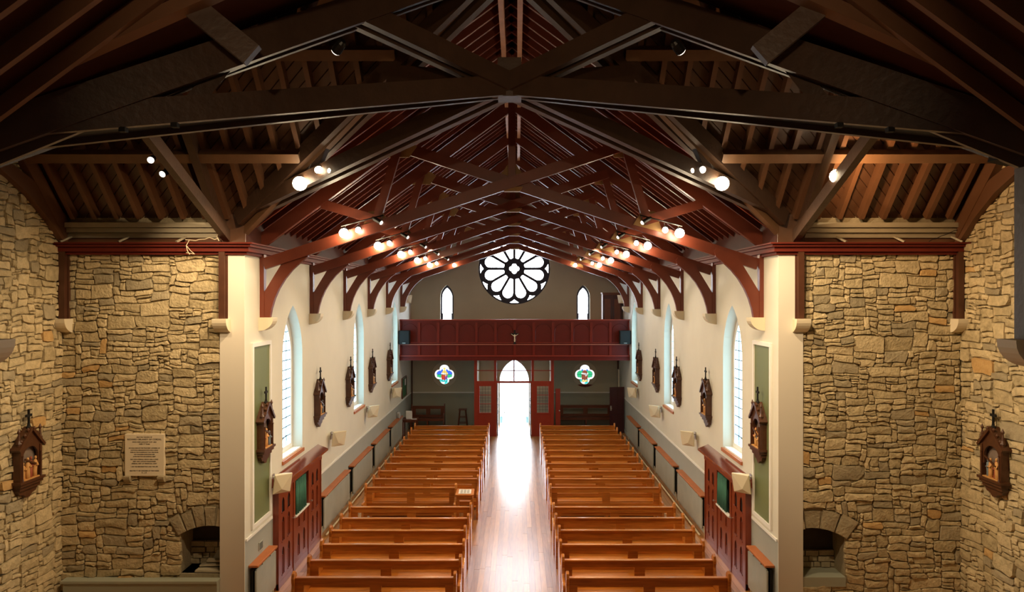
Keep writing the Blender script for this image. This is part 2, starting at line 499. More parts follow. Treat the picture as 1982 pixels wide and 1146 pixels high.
# ================================================================== RUBBLE STONE WALLS
def stones(parent, W, H, fn, skip, seed, orange=(), v0=0.0, arch=None):
    """random rubble: each stone a polygon proud of the mortar. fn(u, v, d)"""
    rr = random.Random(seed)
    du, dv = 0.05, 0.040
    nu, nv = int(W / du), int(H / dv)
    occ = [[False] * nu for _ in range(nv)]
    for j in range(nv):
        for i in range(nu):
            if skip((i + 0.5) * du, v0 + (j + 0.5) * dv): occ[j][i] = True
    out = []
    for j in range(nv):
        i = 0
        while i < nu:
            if occ[j][i]: i += 1; continue
            run = 0
            while i + run < nu and not occ[j][i + run] and run < 14: run += 1
            t = rr.random()
            h = 1 if t < 0.14 else 2 if t < 0.50 else 3 if t < 0.78 else 4 if t < 0.92 else 5 if t < 0.97 else 6
            wd = max(2, int(h * rr.uniform(0.9, 2.3) + rr.uniform(1.0, 3.4)))
            wd = min(wd, 11, run)
            if run - wd == 1: wd = run
            ok = 1
            for q in range(1, h):
                if j + q >= nv or any(occ[j + q][i + a] for a in range(wd)): break
                ok += 1
            h = ok
            for q in range(h):
                for a in range(wd): occ[j + q][i + a] = True
            out.append((i, j, wd, h))
            i += wd
    def warp(u, v):
        p = Vector((u * 1.7 + seed, v * 2.6, seed * 0.37))
        a = noise.noise(p); b = noise.noise(p + Vector((31.7, 5.2, 9.1)))
        p2 = Vector((u * 5.5 + seed, v * 7.0, 3.3))
        return u + 0.04 * a + 0.04 * noise.noise(p2), v + 0.06 * b + 0.034 * noise.noise(p2 + Vector((7, 3, 1)))
    polys = []
    for i, j, wd, h in out:
        u0, u1, w0, w1 = i * du, (i + wd) * du, v0 + j * dv, v0 + (j + h) * dv
        g = 0.006
        u0 += g; u1 -= g; w0 += g * 0.8; w1 -= g * 0.8
        sx, sy = (u1 - u0), (w1 - w0)
        cut = lambda: rr.uniform(0.02, 0.20) if rr.random() < 0.78 else rr.uniform(0.25, 0.5)
        c = [min(cut() * sx, cut() * 2 * sy) for _ in range(4)]
        d = [cut() * sy for _ in range(4)]
        pts = [(u0 + c[0], w0), ((u0 + u1) / 2, w0 + rr.uniform(0, .06) * sy), (u1 - c[1], w0), (u1, w0 + d[1]), (u1, w1 - d[2]), (u1 - c[2], w1),
               ((u0 + u1) / 2, w1 - rr.uniform(0, .08) * sy), (u0 + c[3], w1), (u0, w1 - d[3]), (u0, w0 + d[0])]
        pts = [warp(a, b) for a, b in pts]
        polys.append((sx * sy, pts, (u0 + u1) / 2, (w0 + w1) / 2))
    if arch:
        for pts in arch:
            polys.append((9, pts, -1, -1))
    polys.sort(key=lambda t: -t[0])
    rest = MB()
    for idx, (ar, pts, cu, cv) in enumerate(polys):
        dep = rr.uniform(0.024, 0.062)
        ccu = sum(p[0] for p in pts) / len(pts); ccv = sum(p[1] for p in pts) / len(pts)
        tu, tv = rr.uniform(-0.05, 0.05), rr.uniform(-0.08, 0.08)
        inn = []
        for a, b in pts:
            L = math.hypot(a - ccu, b - ccv)
            k = max(0.5, 1 - 0.007 / max(L, 0.02))
            inn.append((ccu + (a - ccu) * k, ccv + (b - ccv) * k))
        n = len(pts)
        vs = [fn(a, b, -0.01) for a, b in pts]
        vs += [fn(a, b, dep + tu * (a - ccu) + tv * (b - ccv) + rr.uniform(-0.004, 0.004)) for a, b in inn]
        vs.append(fn(ccu + rr.uniform(-.2, .2) * 0.1, ccv, dep + rr.uniform(0.002, 0.012)))
        fs = [(i, (i + 1) % n, (i + 1) % n + n, i + n) for i in range(n)] + [(n + i, n + (i + 1) % n, 2 * n) for i in range(n)]
        if idx < 300:
            me = bpy.data.meshes.new('stone'); me.from_pydata(vs, [], fs); me.update()
            t = rr.random()
            m = 'stone_orange' if t < 0.03 else 'stone_grey' if t < 0.20 else 'stone'
            if cu < 0: m = 'stone_grey' if t < 0.7 else 'stone'
            link_mesh('stone', me, m, parent)
        else:
            rest.add(vs, fs)
    if rest.v:
        me = bpy.data.meshes.new('small_stones'); me.from_pydata(rest.v, [], rest.f); me.update()
        tag(link_mesh('small_stones', me, 'stone', parent), kind='stuff')

def niche_poly(c, hw, z0, zs, za, n=8):
    h = za - zs
    r = (hw * hw + h * h) / (2 * h); a = math.asin(hw / r)
    top = [(c + r * math.sin(a - 2 * a * k / n), za - r + r * math.cos(a - 2 * a * k / n)) for k in range(n + 1)]
    return [(c - hw, z0), (c + hw, z0)] + top, (r, a)

for side, wl in ((-1, 'left'), (1, 'right')):
    # far wall of the transept beside the nave: u runs outward from the pier
    U0 = HW + 0.40
    W = TX - U0
    fn = lambda u, v, d: (side * (U0 + u), D0 + 0.03 - d, v)
    ncx, nhw = 0.14, 0.60
    if side > 0: ncx, nhw, nz0, nzs, nza = 0.20, 0.56, 0.70, 1.46, 1.63
    else: ncx, nhw, nz0, nzs, nza = 0.20, 0.52, 0.86, 1.52, 1.67
    npoly, (rad, ang) = niche_poly(ncx, nhw, nz0, nzs, nza)
    wname = 'wall_transept_' + wl
    wall = holed(rect(-0.38, W + 0.4, -0.1, 7.0), [npoly], fn, 0.0, -0.5).build(wname, 'mortar')
    tag(wall, 'rubble stone transept wall on the %s with a small arched recess' % wl, 'wall', kind='structure')
    # voussoirs of the recess
    vs = []
    nvz = 7 if side < 0 else 5
    zc = nza - rad
    for k in range(nvz):
        a0 = -ang * 1.05 + 2.1 * ang * k / nvz + 0.012; a1 = -ang * 1.05 + 2.1 * ang * (k + 1) / nvz - 0.012
        r0, r1 = rad + 0.005, rad + 0.33 + 0.03 * math.sin(k * 2.1)
        P = lambda r, a: (ncx + r * math.sin(a), zc + r * math.cos(a))
        vs.append([P(r0, a0), P(r0, (a0 + a1) / 2), P(r0, a1), P((r0 + r1) / 2, a1), P(r1, a1), P(r1, (a0 + a1) / 2), P(r1, a0), P((r0 + r1) / 2, a0)])
    vs = [p_ for p_ in vs if min(q_[0] for q_ in p_) > -0.30]
    def skip(u, v, ncx=ncx, nhw=nhw, zc=zc, rad=rad, ang=ang, nz0=nz0, nzs=nzs):
        if abs(u - ncx) < nhw + 0.0 and nz0 - 0.02 < v < nzs: return True
        dx, dz = u - ncx, v - zc
        r = math.hypot(dx, dz)
        return r < rad + 0.36 and abs(math.atan2(dx, dz)) < ang * 1.08 and v > nzs - 0.02
    stones(wall, W, 6.0, fn, skip, 11 if side < 0 else 23, v0=0.35, arch=vs)
    # inside of the recess
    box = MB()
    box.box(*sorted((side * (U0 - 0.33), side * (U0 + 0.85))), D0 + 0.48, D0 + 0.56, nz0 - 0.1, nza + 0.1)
    box.build('recess_back', 'niche_dark', wall)  # recess back in a very dark mottled colour
    sill = MB().box(*sorted((side * (U0 - 0.33), side * (U0 + ncx + nhw))), D0 - 0.02, D0 + 0.5, nz0 - 0.06, nz0 + (0.10 if side > 0 else 0))
    sill.build('recess_sill', 'ledge_green' if side > 0 else 'stone_grey', wall)
    # back stones of the recess
    st = MB()
    rr = random.Random(5)
    for j in range(4):
        x = -0.3
        while x < 0.7:
            L = rr.uniform(0.12, 0.3)
            z = nz0 + 0.02 + j * 0.1
            MB().box(*sorted((side * (U0 + x), side * (U0 + x + L - 0.02))), D0 + 0.42 - rr.uniform(0, 0.03), D0 + 0.49, z, z + 0.085).build('stone', 'stone_grey', wall)
            x += L
    # end wall of the transept (runs towards the viewer)
    fe = lambda u, v, d: (side * (TX - d), D0 - u, v)
    gable = [(-0.4, -0.1), (D0 - YN + 0.4, -0.1), (D0 - YN + 0.4, 6.9), (D0 - YC, RZ), (-0.4, 6.55)]
    gw = MB().prism(gable, fe, 0.0, -0.4).build('wall_gable_' + wl, 'mortar')
    tag(gw, 'rubble stone end wall of the %s transept under the roof gable' % wl, 'wall', kind='structure')
    def skip2(u, v): return v > 6.85 + (u - 0.05) * ST - 0.25
    stones(gw, 2.6, 8.6, fe, skip2, 37 if side < 0 else 41, v0=0.25)
    # near wall of the transept and wall of the chancel, beyond the frame
    nw = MB().box(*sorted((side * HW, side * (TX + 0.4))), YN - 0.4, YN, -0.1, 7.0).build('wall_near_' + wl, 'mortar')
    tag(nw, 'stone wall of the %s transept nearest the viewer' % wl, 'wall', kind='structure')
    cw = MB().box(*sorted((side * HW, side * (HW + 0.4))), -3.2, YN, -0.1, 7.0).build('wall_chancel_' + wl, 'plaster')
    tag(cw, 'plastered chancel wall on the %s' % wl, 'wall', kind='structure')
bw = MB().prism([(-HW - .4, -0.1), (HW + .4, -0.1), (HW + .4, 6.9), (0, RZ + .2), (-HW - .4, 6.9)], lambda u, v, d: (u, d, v), -3.4, -3.2).build('wall_back', 'plaster')
tag(bw, 'plastered chancel gable wall behind the viewer', 'wall', kind='structure')

# grey-green ledge at the foot of the left transept wall
lg = MB().box(-TX + 0.15, -HW - 0.42, D0 - 0.16, D0 + 0.02, 0.0, 0.76).box(-TX + 0.12, -HW - 0.41, D0 - 0.19, D0 + 0.02, 0.76, 0.80)
trim(lg, 'ledge_green', 'grey green ledge below the recess in the left stone wall')

# debris in the left recess
e = thing('plank_pile', 'old boards lying in the arched recess of the left stone wall', 'planks', (-5.0, D0 + 0.2, 0.86))
MB().beam((-0.42, -0.1, 0.03), (0.3, -0.12, 0.03), 0.18, 0.03).build('plank', 'grey_board', e)
MB().beam((-0.40, 0.0, 0.075), (0.3, 0.0, 0.10), 0.12, 0.025).build('plank', 'grey_board', e)
MB().beam((-0.3, 0.05, 0.14), (0.3, 0.03, 0.13), 0.1, 0.03).build('plank', 'grey_board', e)
sl = MB().prism([(-0.12, 0), (0.15, 0), (0.09, 0.06), (0.0, 0.16), (-0.05, 0.15)], lambda u, v, d: (u, d + v * 0.2, v), -0.02, 0.02).build('slate_shard', 'grey_paint', loc=(-5.12, D0 + 0.32, 1.0))
tag(sl, 'pointed grey slate shard propped on the boards in the recess', 'slate')

# ================================================================== END WALL with rose window
fnE = lambda u, v, d: (u, DE + d, v)
CX = 0.0
ROSE_Z, ROSE_R = 6.85, 1.57
LANC = (-2.98, 2.99)
QUAT = (-3.10, 3.07)
QZ = 2.20
holes = [circle(CX - 0.03, ROSE_Z, ROSE_R, 64)]
holes += [gothic(x, 0.29, 3.32, 5.60, 6.13) for x in LANC]
holes += [circle(x, QZ, 0.55, 40) for x in QUAT]
holes += [gothic(-0.03, 0.64, 0.0, 1.90, 2.86)]
outer = [(-HW - 0.4, -0.1), (-0.76, -0.1), (-0.76, -0.05), (0.70, -0.05), (0.70, -0.1), (HW + 0.4, -0.1), (HW + 0.4, 7.0), (0, RZ + 0.3), (-HW - 0.4, 7.0)]
wall_end = holed(outer, holes, fnE, 0.0, 0.45).build('wall_end', 'end_wall_shaded')
tag(wall_end, 'shade-darkened plaster end wall with the round window above the gallery', 'wall', kind='structure')

# rose window: tracery plate and individual panes
e = tag(empty('window_7', (CX - 0.03, DE + 0.16, ROSE_Z)), 'round rose window with twelve petals and dark tracery', 'window', kind='structure')
fr = lambda u, v, d: (u, d, v)
RR = ROSE_R
petals = []
sw = 0.036; cc = 0.70; rho = cc * math.sin(PI / 12) - sw
for k in range(12):
    a = PI / 12 + k * PI / 6
    loc = []
    t0 = PI / 12
    r0 = 0.30
    hw0 = r0 * math.tan(t0) - sw
    loc.append((r0, -hw0)); 
    for j in range(-9, 10):
        th = (PI / 2 + t0 * 1.0) * j / 9
        loc.append((cc + rho * math.cos(th), rho * math.sin(th)))
    loc.append((r0, hw0))
    loc.append((r0 - 0.012, 0))
    ca, sa = math.cos(a), math.sin(a)
    petals.append([((x * ca - y * sa) * RR, (x * sa + y * ca) * RR) for x, y in loc])
spand = []
for k in range(12):
    a = k * PI / 6
    P = lambda r, t: (r * math.cos(t) * RR, r * math.sin(t) * RR)
    spand.append([P(0.862, a), P(0.90, a + 0.045), P(0.955, a + 0.13), P(0.958, a + 0.05), P(0.958, a - 0.05), P(0.955, a - 0.13), P(0.90, a - 0.045)][::-1])
foil = quatrefoil(0, 0, 0.072 * RR, 0.070 * RR, 40)
holed(circle(0, 0, RR + 0.01, 72), petals + spand + [foil], fr, -0.06, 0.06).build('tracery', 'tracery', e)
def inset_pane(poly, parent, m, d0=0.0, d1=0.012, grow=1.0):
    cx = sum(p[0] for p in poly) / len(poly); cy = sum(p[1] for p in poly) / len(poly)
    pp = [(cx + (x - cx) * grow, cy + (y - cy) * grow) for x, y in poly]
    return MB().prism(pp, fr, d0, d1).build('pane', m, parent)
for p in petals + spand + [foil]:
    inset_pane(p, e, 'glass_day', grow=1.03)
mb = MB().lathe([(RR + 0.0, -0.16), (RR + 0.03, -0.165), (RR + 0.03, -0.12), (RR + 0.0, -0.12)], n=64, axis='y')
# lancets
for k, x in enumerate(LANC):
    e = tag(empty('window_%d' % (8 + k), (x, DE + 0.15, 0)), 'narrow pointed window on the %s of the round window' % ('left', 'right')[k], 'window', kind='structure')
    holed(gothic(0, 0.29, 3.32, 5.60, 6.13), [gothic(0, 0.215, 3.42, 5.58, 6.0)], fr, -0.04, 0.05).build('window_frame', 'tracery', e)
    gp = gothic(0, 0.215, 3.42, 5.58, 6.0)
    # three stacked panes divided by bars
    MB().box(-0.215, 0.215, 0.0, 0.01, 3.42, 4.42).build('pane', 'glass_day', e)
    MB().box(-0.18, 0.18, 0.0, 0.01, 4.44, 4.86).build('pane', 'glass_day', e)
    MB().prism(gothic(0, 0.215, 4.88, 5.58, 6.0), fr, 0.0, 0.01).build('pane', 'glass_day', e)
    for z in (4.43, 4.87): MB().box(-0.22, 0.22, -0.02, 0.03, z - 0.015, z + 0.015).build('glazing_bar', 'lead', e)
    for s in (-1, 1): MB().box(*sorted((s * 0.18, s * 0.23)), -0.02, 0.03, 4.44, 4.86).build('casement_stile', 'lead', e)

# quatrefoil stained glass
for k, x in enumerate(QUAT):
    e = tag(empty('window_%d' % (10 + k), (x, DE + 0.10, QZ)), 'stained glass quatrefoil of a robed figure %s' % ('left of the entrance screen', 'right of the entrance screen')[k], 'window', kind='structure')
    q = lambda s=1.0, n=48: quatrefoil(0, 0, 0.215, 0.212, n, s)
    holed(circle(0, 0, 0.56, 48), [q()], fr, -0.02, 0.06).build('surround', 'end_plaster', e)
    n = 32
    o_, i_ = q(1.0, n), q(0.80, n)
    for j in range(0, n, 2):
        j2 = (j + 2) % n; j1 = (j + 1) % n
        m = 'glass_white' if not (20 <= j <= 26 and j % 4 == 0) else 'glass_teal'
        MB().prism([o_[j], o_[j1], o_[j2], i_[j2], i_[j1], i_[j]], fr, 0.02, 0.03).build('pane', m, e)
    # background lobes
    bgm = [('glass_green', 'glass_teal', 'glass_blue'), ('glass_green', 'glass_teal', 'glass_green')][k]
    def lobe(poly, m, d=0.018): MB().prism(poly, fr, d, d + 0.012).build('pane', m, e)
    for s in (-1, 1):
        lobe([(s * .08, 0), (s * .33, 0), (s * .33, -.10), (s * .20, -.16), (s * .08, -.14)][::s], bgm[0])
        lobe([(s * .08, 0), (s * .34, 0), (s * .33, .09), (s * .22, .16), (s * .08, .16)][::s], 'glass_blue' if k == 0 else 'glass_green')
        lobe([(s * .06, .16), (s * .17, .16), (s * .13, .24), (s * .06, .22)][::s], 'glass_blue')
        lobe([(s * .08, -.14), (s * .16, -.20), (s * .13, -.30), (s * .05, -.30)][::s], 'glass_teal')
    lobe(circle(0, .25, .085, 16), 'glass_white', 0.014)
    lobe(circle(0, .25, .048, 12), 'glass_yellow' if k == 0 else 'glass_white', 0.010)
    rb = ['glass_red', 'glass_purple', 'glass_yellow'] if k == 0 else ['glass_brown', 'glass_brown', 'glass_white']
    lobe([(-.13, -.02), (.13, -.02), (.10, .13), (.04, .19), (-.04, .19), (-.10, .13)], rb[2] if k == 0 else rb[0], 0.012)
    lobe([(-.14, -.22), (.02, -.26), (.02, -.02), (-.14, -.02)], rb[0], 0.012)
    lobe([(.02, -.26), (.13, -.20), (.14, -.02), (.02, -.02)], rb[1], 0.012)
    lobe([(-.10, -.33), (.10, -.33), (.13, -.25), (-.13, -.25)], 'glass_teal' if k == 0 else 'glass_yellow', 0.012)
    lobe([(-.15, .02), (.02, -.03), (.10, .02), (.02, .045), (-.13, .07)], 'glass_white', 0.007)
    lobe([(.12, .09), (.16, .02), (.05, -.09), (.02, -.05), (.10, .02)][::-1], 'glass_yellow' if k == 0 else 'glass_white', 0.007)
    ldm = MB()
    pts = q(0.80, 48); ldm.tube([(a, 0.012, b) for a, b in pts + pts[:1]], 0.006, 4)
    for a, b in (((-.34, 0), (.34, 0)), ((0, -.33), (0, .16)), ((-.14, -.02), (.14, -.02)), ((-.08, -.3), (-.08, .2)), ((.08, -.3), (.08, .2))):
        ldm.tube([(a[0], 0.008, a[1]), (b[0], 0.008, b[1])], 0.006, 4)
    ldm.build('leading', 'lead', e)
    if k == 1:
        MB().prism([(-.33, -.45), (-.18, -.51), (0, -.535), (.18, -.51), (.33, -.45), (.18, -.435), (-.18, -.435)], fr, -0.12, 0.0).build('window_ledge', 'cornice_red', e)
trim(MB().box(-HW, -1.6, DE - 0.022, DE, 1.40, 1.445).box(1.6, HW, DE - 0.022, DE, 1.40, 1.445), 'white_paint', 'pale dado rail on the end wall under the gallery')
for s in (-1, 1):
    trim(MB().box(*sorted((s * (HW - 0.02), s * (HW - 0.07))), DE - 0.07, DE - 0.02, 0, 3.1), 'post_brown', 'thin dark pipe casing in the %s corner below the gallery' % ('left', 'right')[s > 0])

# ================================================================== ROOF
ceil = tag(empty('ceiling'), 'dark timber roof with exposed rafters and boarding', 'roof', kind='structure')
TH = 0.12
def slab(pts, m='red_board'):
    """roof plane (outer skin) above the boards"""
    n = len(pts)
    v = [Vector(p) + Vector((0, 0, 0.03)) for p in pts] + [Vector(p) + Vector((0, 0, 0.03 + TH)) for p in pts]
    MB().add(v, [tuple(range(n))[::-1], tuple(range(n, 2 * n))] + [(i, (i + 1) % n, (i + 1) % n + n, i + n) for i in range(n)]).build('roof_deck', m, ceil)
for s in (-1, 1):
    slab([(0, YC, RZ), (s * HW, D0, zn(HW)), (s * 5.0, D0, zn(5.0)), (s * 5.0, DE + .5, zn(5.0)), (0, DE + .5, RZ)])
    slab([(0, YC, RZ), (s * HW, YN, zn(HW)), (s * 5.0, YN, zn(5.0)), (s * 5.0, -3.5, zn(5.0)), (0, -3.5, RZ)])
    slab([(0, YC, RZ), (s * HW, D0, zt(D0)), (s * HW, D0 + .35, zt(D0 + .35)), (s * 8.2, D0 + .35, zt(D0 + .35)), (s * 8.2, YC, RZ)], 'brown_board')
    slab([(0, YC, RZ), (s * HW, YN, zt(YN)), (s * HW, YN - .35, zt(YN - .35)), (s * 8.2, YN - .35, zt(YN - .35)), (s * 8.2, YC, RZ)], 'brown_board')

# nave boards (along the roof) and rafters
for s in (-1, 1):
    nb = 34
    for i in range(nb):
        xa, xb = 4.98 * i / nb + 0.004, 4.98 * (i + 1) / nb - 0.004
        ya = YC + (D0 - YC) * min(1, xa / HW); yb = YC + (D0 - YC) * min(1, xb / HW)
        v = [(s * xa, ya, zn(xa) + .02), (s * xb, yb, zn(xb) + .02), (s * xb, DE, zn(xb) + .02), (s * xa, DE, zn(xa) + .02)]
        v += [(a, b, c - .02) for a, b, c in v]
        MB().add(v, [(0, 1, 2, 3), (4, 5, 6, 7), (0, 1, 5, 4), (1, 2, 6, 5), (2, 3, 7, 6), (3, 0, 4, 7)]).build('roof_board', 'red_board', ceil)
    nrm = Vector((s * SN, 0, 1)).normalized()
    off = nrm * -0.07
    y = 9.35
    while y < DE - 0.1:
        xo = HW + 0.1 if y > D0 else HW * (y - YC) / (D0 - YC)
        MB().beam(Vector((0.03 * s, y, zn(.03))) + off, Vector((s * xo, y, zn(xo))) + off, 0.055, 0.14, nrm).build('rafter', 'red_rafter', ceil)
        y += 0.379
    # near part of the nave roof
    for i in range(18):
        y = YN - 0.2 - i * 0.45
        MB().beam(Vector((0.03 * s, y, zn(.03))) + off, Vector((s * HW, y, zn(HW))) + off, 0.055, 0.14, nrm).build('rafter', 'brown_rafter', ceil)

# transept rafters, diagonal boards, purlins
for s in (-1, 1):
    for far in (1, -1):
        nrm = Vector((0, far * ST, 1)).normalized()
        off = nrm * -0.075
        sg = (D0 - YC)
        x = 0.35
        while x < TX:
            f0 = 0.0
            f1 = 1.0 if x > HW else x / HW
            if x > HW: f1 = (D0 - YC - 0.02) / sg
            MB().beam(Vector((s * x, YC, RZ)) + off, Vector((s * x, YC + far * sg * f1, RZ - 3.34 * f1)) + off, 0.075, 0.15, nrm).build('rafter', 'brown_rafter', ceil)
            x += 0.372
        for yy, full in ((2.11, 1), (1.02, 1)):
            y = YC + far * yy
            x0 = HW * yy / sg + 0.05
            c0 = Vector((s * x0, y, zt(y))) - nrm * 0.23
            c1 = Vector((s * TX, y, zt(y))) - nrm * 0.23
            MB().beam(c0, c1, 0.16, 0.15, nrm).build('purlin', 'purlin_wood', ceil)
    # diagonal boards on the far slope: strips at 45 degrees in the roof plane, cut by the valley and the gable
    L = (D0 + 0.05 - YC)
    k = math.hypot(1, ST)
    def clip(poly, a, b, c):        # keep a*x+b*t+c >= 0
        o = []
        for i in range(len(poly)):
            p, q = poly[i], poly[(i + 1) % len(poly)]
            fp, fq = a * p[0] + b * p[1] + c, a * q[0] + b * q[1] + c
            if fp >= 0: o.append(p)
            if fp * fq < 0:
                t = fp / (fp - fq); o.append((p[0] + (q[0] - p[0]) * t, p[1] + (q[1] - p[1]) * t))
        return o
    bwid = 0.20
    j = -4
    for j in range(-24, 70):
        c = j * bwid
        # x - t*k = c .. band ; t measured from the ridge in plan, x from the centre
        band = [(c + 0.012, 0.0), (c + bwid - 0.012, 0.0), (c + bwid - 0.012 + L * k, L), (c + 0.012 + L * k, L)]
        p = clip(band, -1, 0, TX)
        if len(p) > 2: p = clip(p, L, -HW * L / (D0 - YC), 0.0)
        if len(p) > 2: p = clip(p, 1, 0, 0)
        if len(p) < 3: continue
        v = [(s * a, YC + b, zt(YC + b) + 0.02) for a, b in p] + [(s * a, YC + b, zt(YC + b)) for a, b in p]
        n = len(p)
        MB().add(v, [tuple(range(n)), tuple(range(n, 2 * n))[::-1]] + [(i, (i + 1) % n, (i + 1) % n + n, i + n) for i in range(n)]).build('roof_board', 'brown_board', ceil)
    # grey painted boards behind the rafter feet, above the transept cornice
    for q in range(3):
        z0 = 6.60 + q * 0.085
        MB().beam((s * (HW + 0.42), D0 - 0.02 - q * 0.05, z0 + 0.04), (s * (TX - 0.05), D0 - 0.02 - q * 0.05, z0 + 0.04), 0.03, 0.08).build('eaves_board', 'grey_board', ceil)
    MB().box(*sorted((s * (HW + 0.1), s * TX)), D0 - 0.0, D0 + 0.04, 6.45, 6.66).build('wall_plate', 'brown_rafter', ceil)
    for q in range(3):
        xx = 5.55 + q * 0.98
        MB().beam((s * xx, D0 - 0.02, 6.62), (s * (xx + 0.10), D0 - 0.17, 6.52), 0.05, 0.03).build('eaves_batten', 'grey_board', ceil)
# double ridge beam
for s in (-1, 1):
    MB().box(*sorted((s * 0.10, s * 0.18)), 9.2, DE, RZ - 0.48, RZ - 0.12).build('ridge_beam', 'ridge_wood_lit', ceil)
    MB().box(*sorted((s * 0.10, s * TX)), YC - 0.05, YC + 0.05, RZ - 0.42, RZ - 0.12).build('ridge_beam', 'ridge_wood_lit', ceil)
# valley rafters
for s in (-1, 1):
    for far in (1, -1):
        MB().beam((s * 0.1, YC + far * 0.07, RZ - 0.30), (s * (HW + .05), YC + far * (D0 - YC + .03), RZ - 3.34 - 0.22), 0.10, 0.26).build('valley_rafter', 'dark_timber' if far < 0 else 'purlin_wood', ceil)

# ================================================================== NAVE TRUSSES
def rz_(x): return 9.93 - 0.734 * abs(x)      # principal rafter centre line
def cz_(x): return 7.66 + 0.33 * x            # scissor chord rising to +x
def make_truss(label):
    t = thing('roof_truss', label, 'roof truss', (0, TRUSS_Y[0], 0), group='scissor trusses of the nave')
    M = 'red_timber'
    for s in (-1, 1):
        MB().beam((0, 0, rz_(0)), (s * 4.56, 0, rz_(4.56)), 0.10, 0.24, (-s * .734, 0, 1)).build('principal_rafter', M, t)
        MB().beam((-s * 4.47, -s * 0.052, cz_(-4.47)), (s * 2.12, -s * 0.052, cz_(2.12)), 0.10, 0.20).build('scissor_brace', M, t)
        MB().beam((s * 2.03, 0, 8.40), (s * 2.45, 0, 6.98), 0.09, 0.15, (1, 0, 0)).build('strut', M, t)
        MB().beam((s * 3.44, 0, 7.28), (s * 2.40, 0, 6.97), 0.09, 0.17).build('strut', M, t)
        MB().prism([(s * 2.02, 8.50), (s * 2.30, 8.12), (s * 1.86, 8.12), (s * 1.72, 8.32)], lambda u, v, d: (u, d, v), -0.012, 0.012).build('gusset', 'gusset_ply', t)
        MB().prism([(s * 2.2, 6.90), (s * 2.74, 6.76), (s * 2.60, 7.14), (s * 2.36, 7.16)], lambda u, v, d: (u, d, v), -0.012, 0.012).build('gusset', 'gusset_ply', t)
        MB().box(*sorted((s * 4.55, s * 4.475)), -0.06, 0.06, 5.22, 6.42).build('wall_post', M, t)
        P = [(4.475, 5.22), (4.375, 5.22), (4.345, 5.38), (4.29, 5.56), (4.21, 5.74), (4.10, 5.92), (3.97, 6.08), (3.82, 6.22), (3.69, 6.32), (3.66, 6.42),
             (3.70, 6.48), (4.10, 6.33), (4.12, 6.26), (4.28, 6.0), (4.475, 5.68)]
        MB().prism([(s * a, b) for a, b in P], lambda u, v, d: (u, d, v), -0.045, 0.045).build('arched_brace', M, t)
    MB().box(-0.065, 0.065, -0.05, 0.05, 7.72, 9.95).build('king_post', M, t)
    MB().prism([(-0.34, 7.62), (0.34, 7.62), (0.08, 8.0), (-0.08, 8.0)], lambda u, v, d: (u, d, v), 0.055, 0.075).build('gusset', 'gusset_ply', t)
    MB().prism([(-0.2, 7.58), (0.2, 7.58), (0.14, 7.50), (-0.14, 7.50)], lambda u, v, d: (u, d, v), -0.07, 0.07).build('boss', 'gusset_ply', t)
    return t
TL = ['red brown scissor roof truss nearest the crossing', 'second red brown scissor roof truss along the nave', 'third red brown scissor roof truss along the nave',
      'fourth red brown scissor roof truss along the nave', 'fifth red brown scissor roof truss along the nave', 'red brown scissor roof truss over the gallery, in front of the rose window']
t0 = make_truss(TL[0])
for k in range(1, 6):
    c = copy_tree(t0); c.location = (0, TRUSS_Y[k], 0); c['label'] = TL[k]

# corbels (quarter-round) under every wall post: parts of the walls
def corbel_mesh(wd=0.24, dep=0.26, h=0.24):
    P = [(0, 0), (dep, 0)] + [(dep * math.cos(a), -0.02 - (h - 0.02) * math.sin(a)) for a in [PI / 2 * i / 7 for i in range(0, 8)]]
    return MB().prism(P, lambda u, v, d: (u, d, v), -wd / 2, wd / 2).mesh('corbel')
cm = corbel_mesh()
cm.materials.append(MATS['cream'])
for k in range(6):
    for s, wl in ((-1, wall_left), (1, wall_right)):
        o = link_mesh('corbel', cm, None, wl); o.location = (s * HW, TRUSS_Y[k], 5.22)
        o.rotation_euler = (0, 0, 0 if s < 0 else PI)

# ================================================================== TRANSEPT TRUSSES
for s, wl in ((-1, 'left'), (1, 'right')):
    for xx, nm in ((HW + 0.36, 'beside the pier'), (TX - 0.10, 'against the stone gable')):
        x = s * xx
        t = thing('transept_truss', 'dark brown timber truss of the %s transept, %s' % (wl, nm), 'roof truss', (x, YC, 0), group='transept trusses')
        M = 'dark_timber' if nm.startswith('beside') else 'brown_rafter'
        for far in (1, -1):
            h = D0 - YC
            up = Vector((0, -far * -ST, 1))
            MB().beam((0, 0, RZ - 0.36), (0, far * (h - 0.02), RZ - 3.34 - 0.30), 0.12, 0.24, (0, far * ST, 1)).build('principal_rafter', M, t)
            if nm.startswith('beside'):
                MB().beam((-s * far * 0.07, far * (h - 0.04), 6.62), (-s * far * 0.07, -far * 1.25, 6.62 + 0.45 * (h + 1.2)), 0.11, 0.19, (0, 0, 1)).build('scissor_brace', M, t)
            else:
                P = [(far * (h - 0.02), 6.45), (far * (h - 0.16), 6.55), (far * (h - 0.5), 6.86), (far * (h - 1.0), 7.22), (far * (h - 1.7), 7.55), (far * (h - 1.7), 7.75), (far * (h - 0.9), 7.45), (far * (h - 0.02), 6.95)]
                MB().prism(P, lambda u, v, d: (d, u, v), -0.05, 0.05).build('arched_brace', M, t)
            MB().box(-0.05, 0.05, *sorted((far * (h - 0.0), far * (h - 0.12))), 5.22, 6.46).build('wall_post', 'post_brown', t)
            MB().box(-0.08, 0.08, *sorted((far * (h - 0.0), far * (h - 0.05))), 5.22, 6.34).build('post_backing', 'post_brown', t)
        # corbel on the far wall
        o = link_mesh('corbel', cm, None, bpy.data.objects['wall_transept_' + wl]); o.location = (x, D0 + 0.03, 5.22)
        o.rotation_euler = (0, 0, -PI / 2)

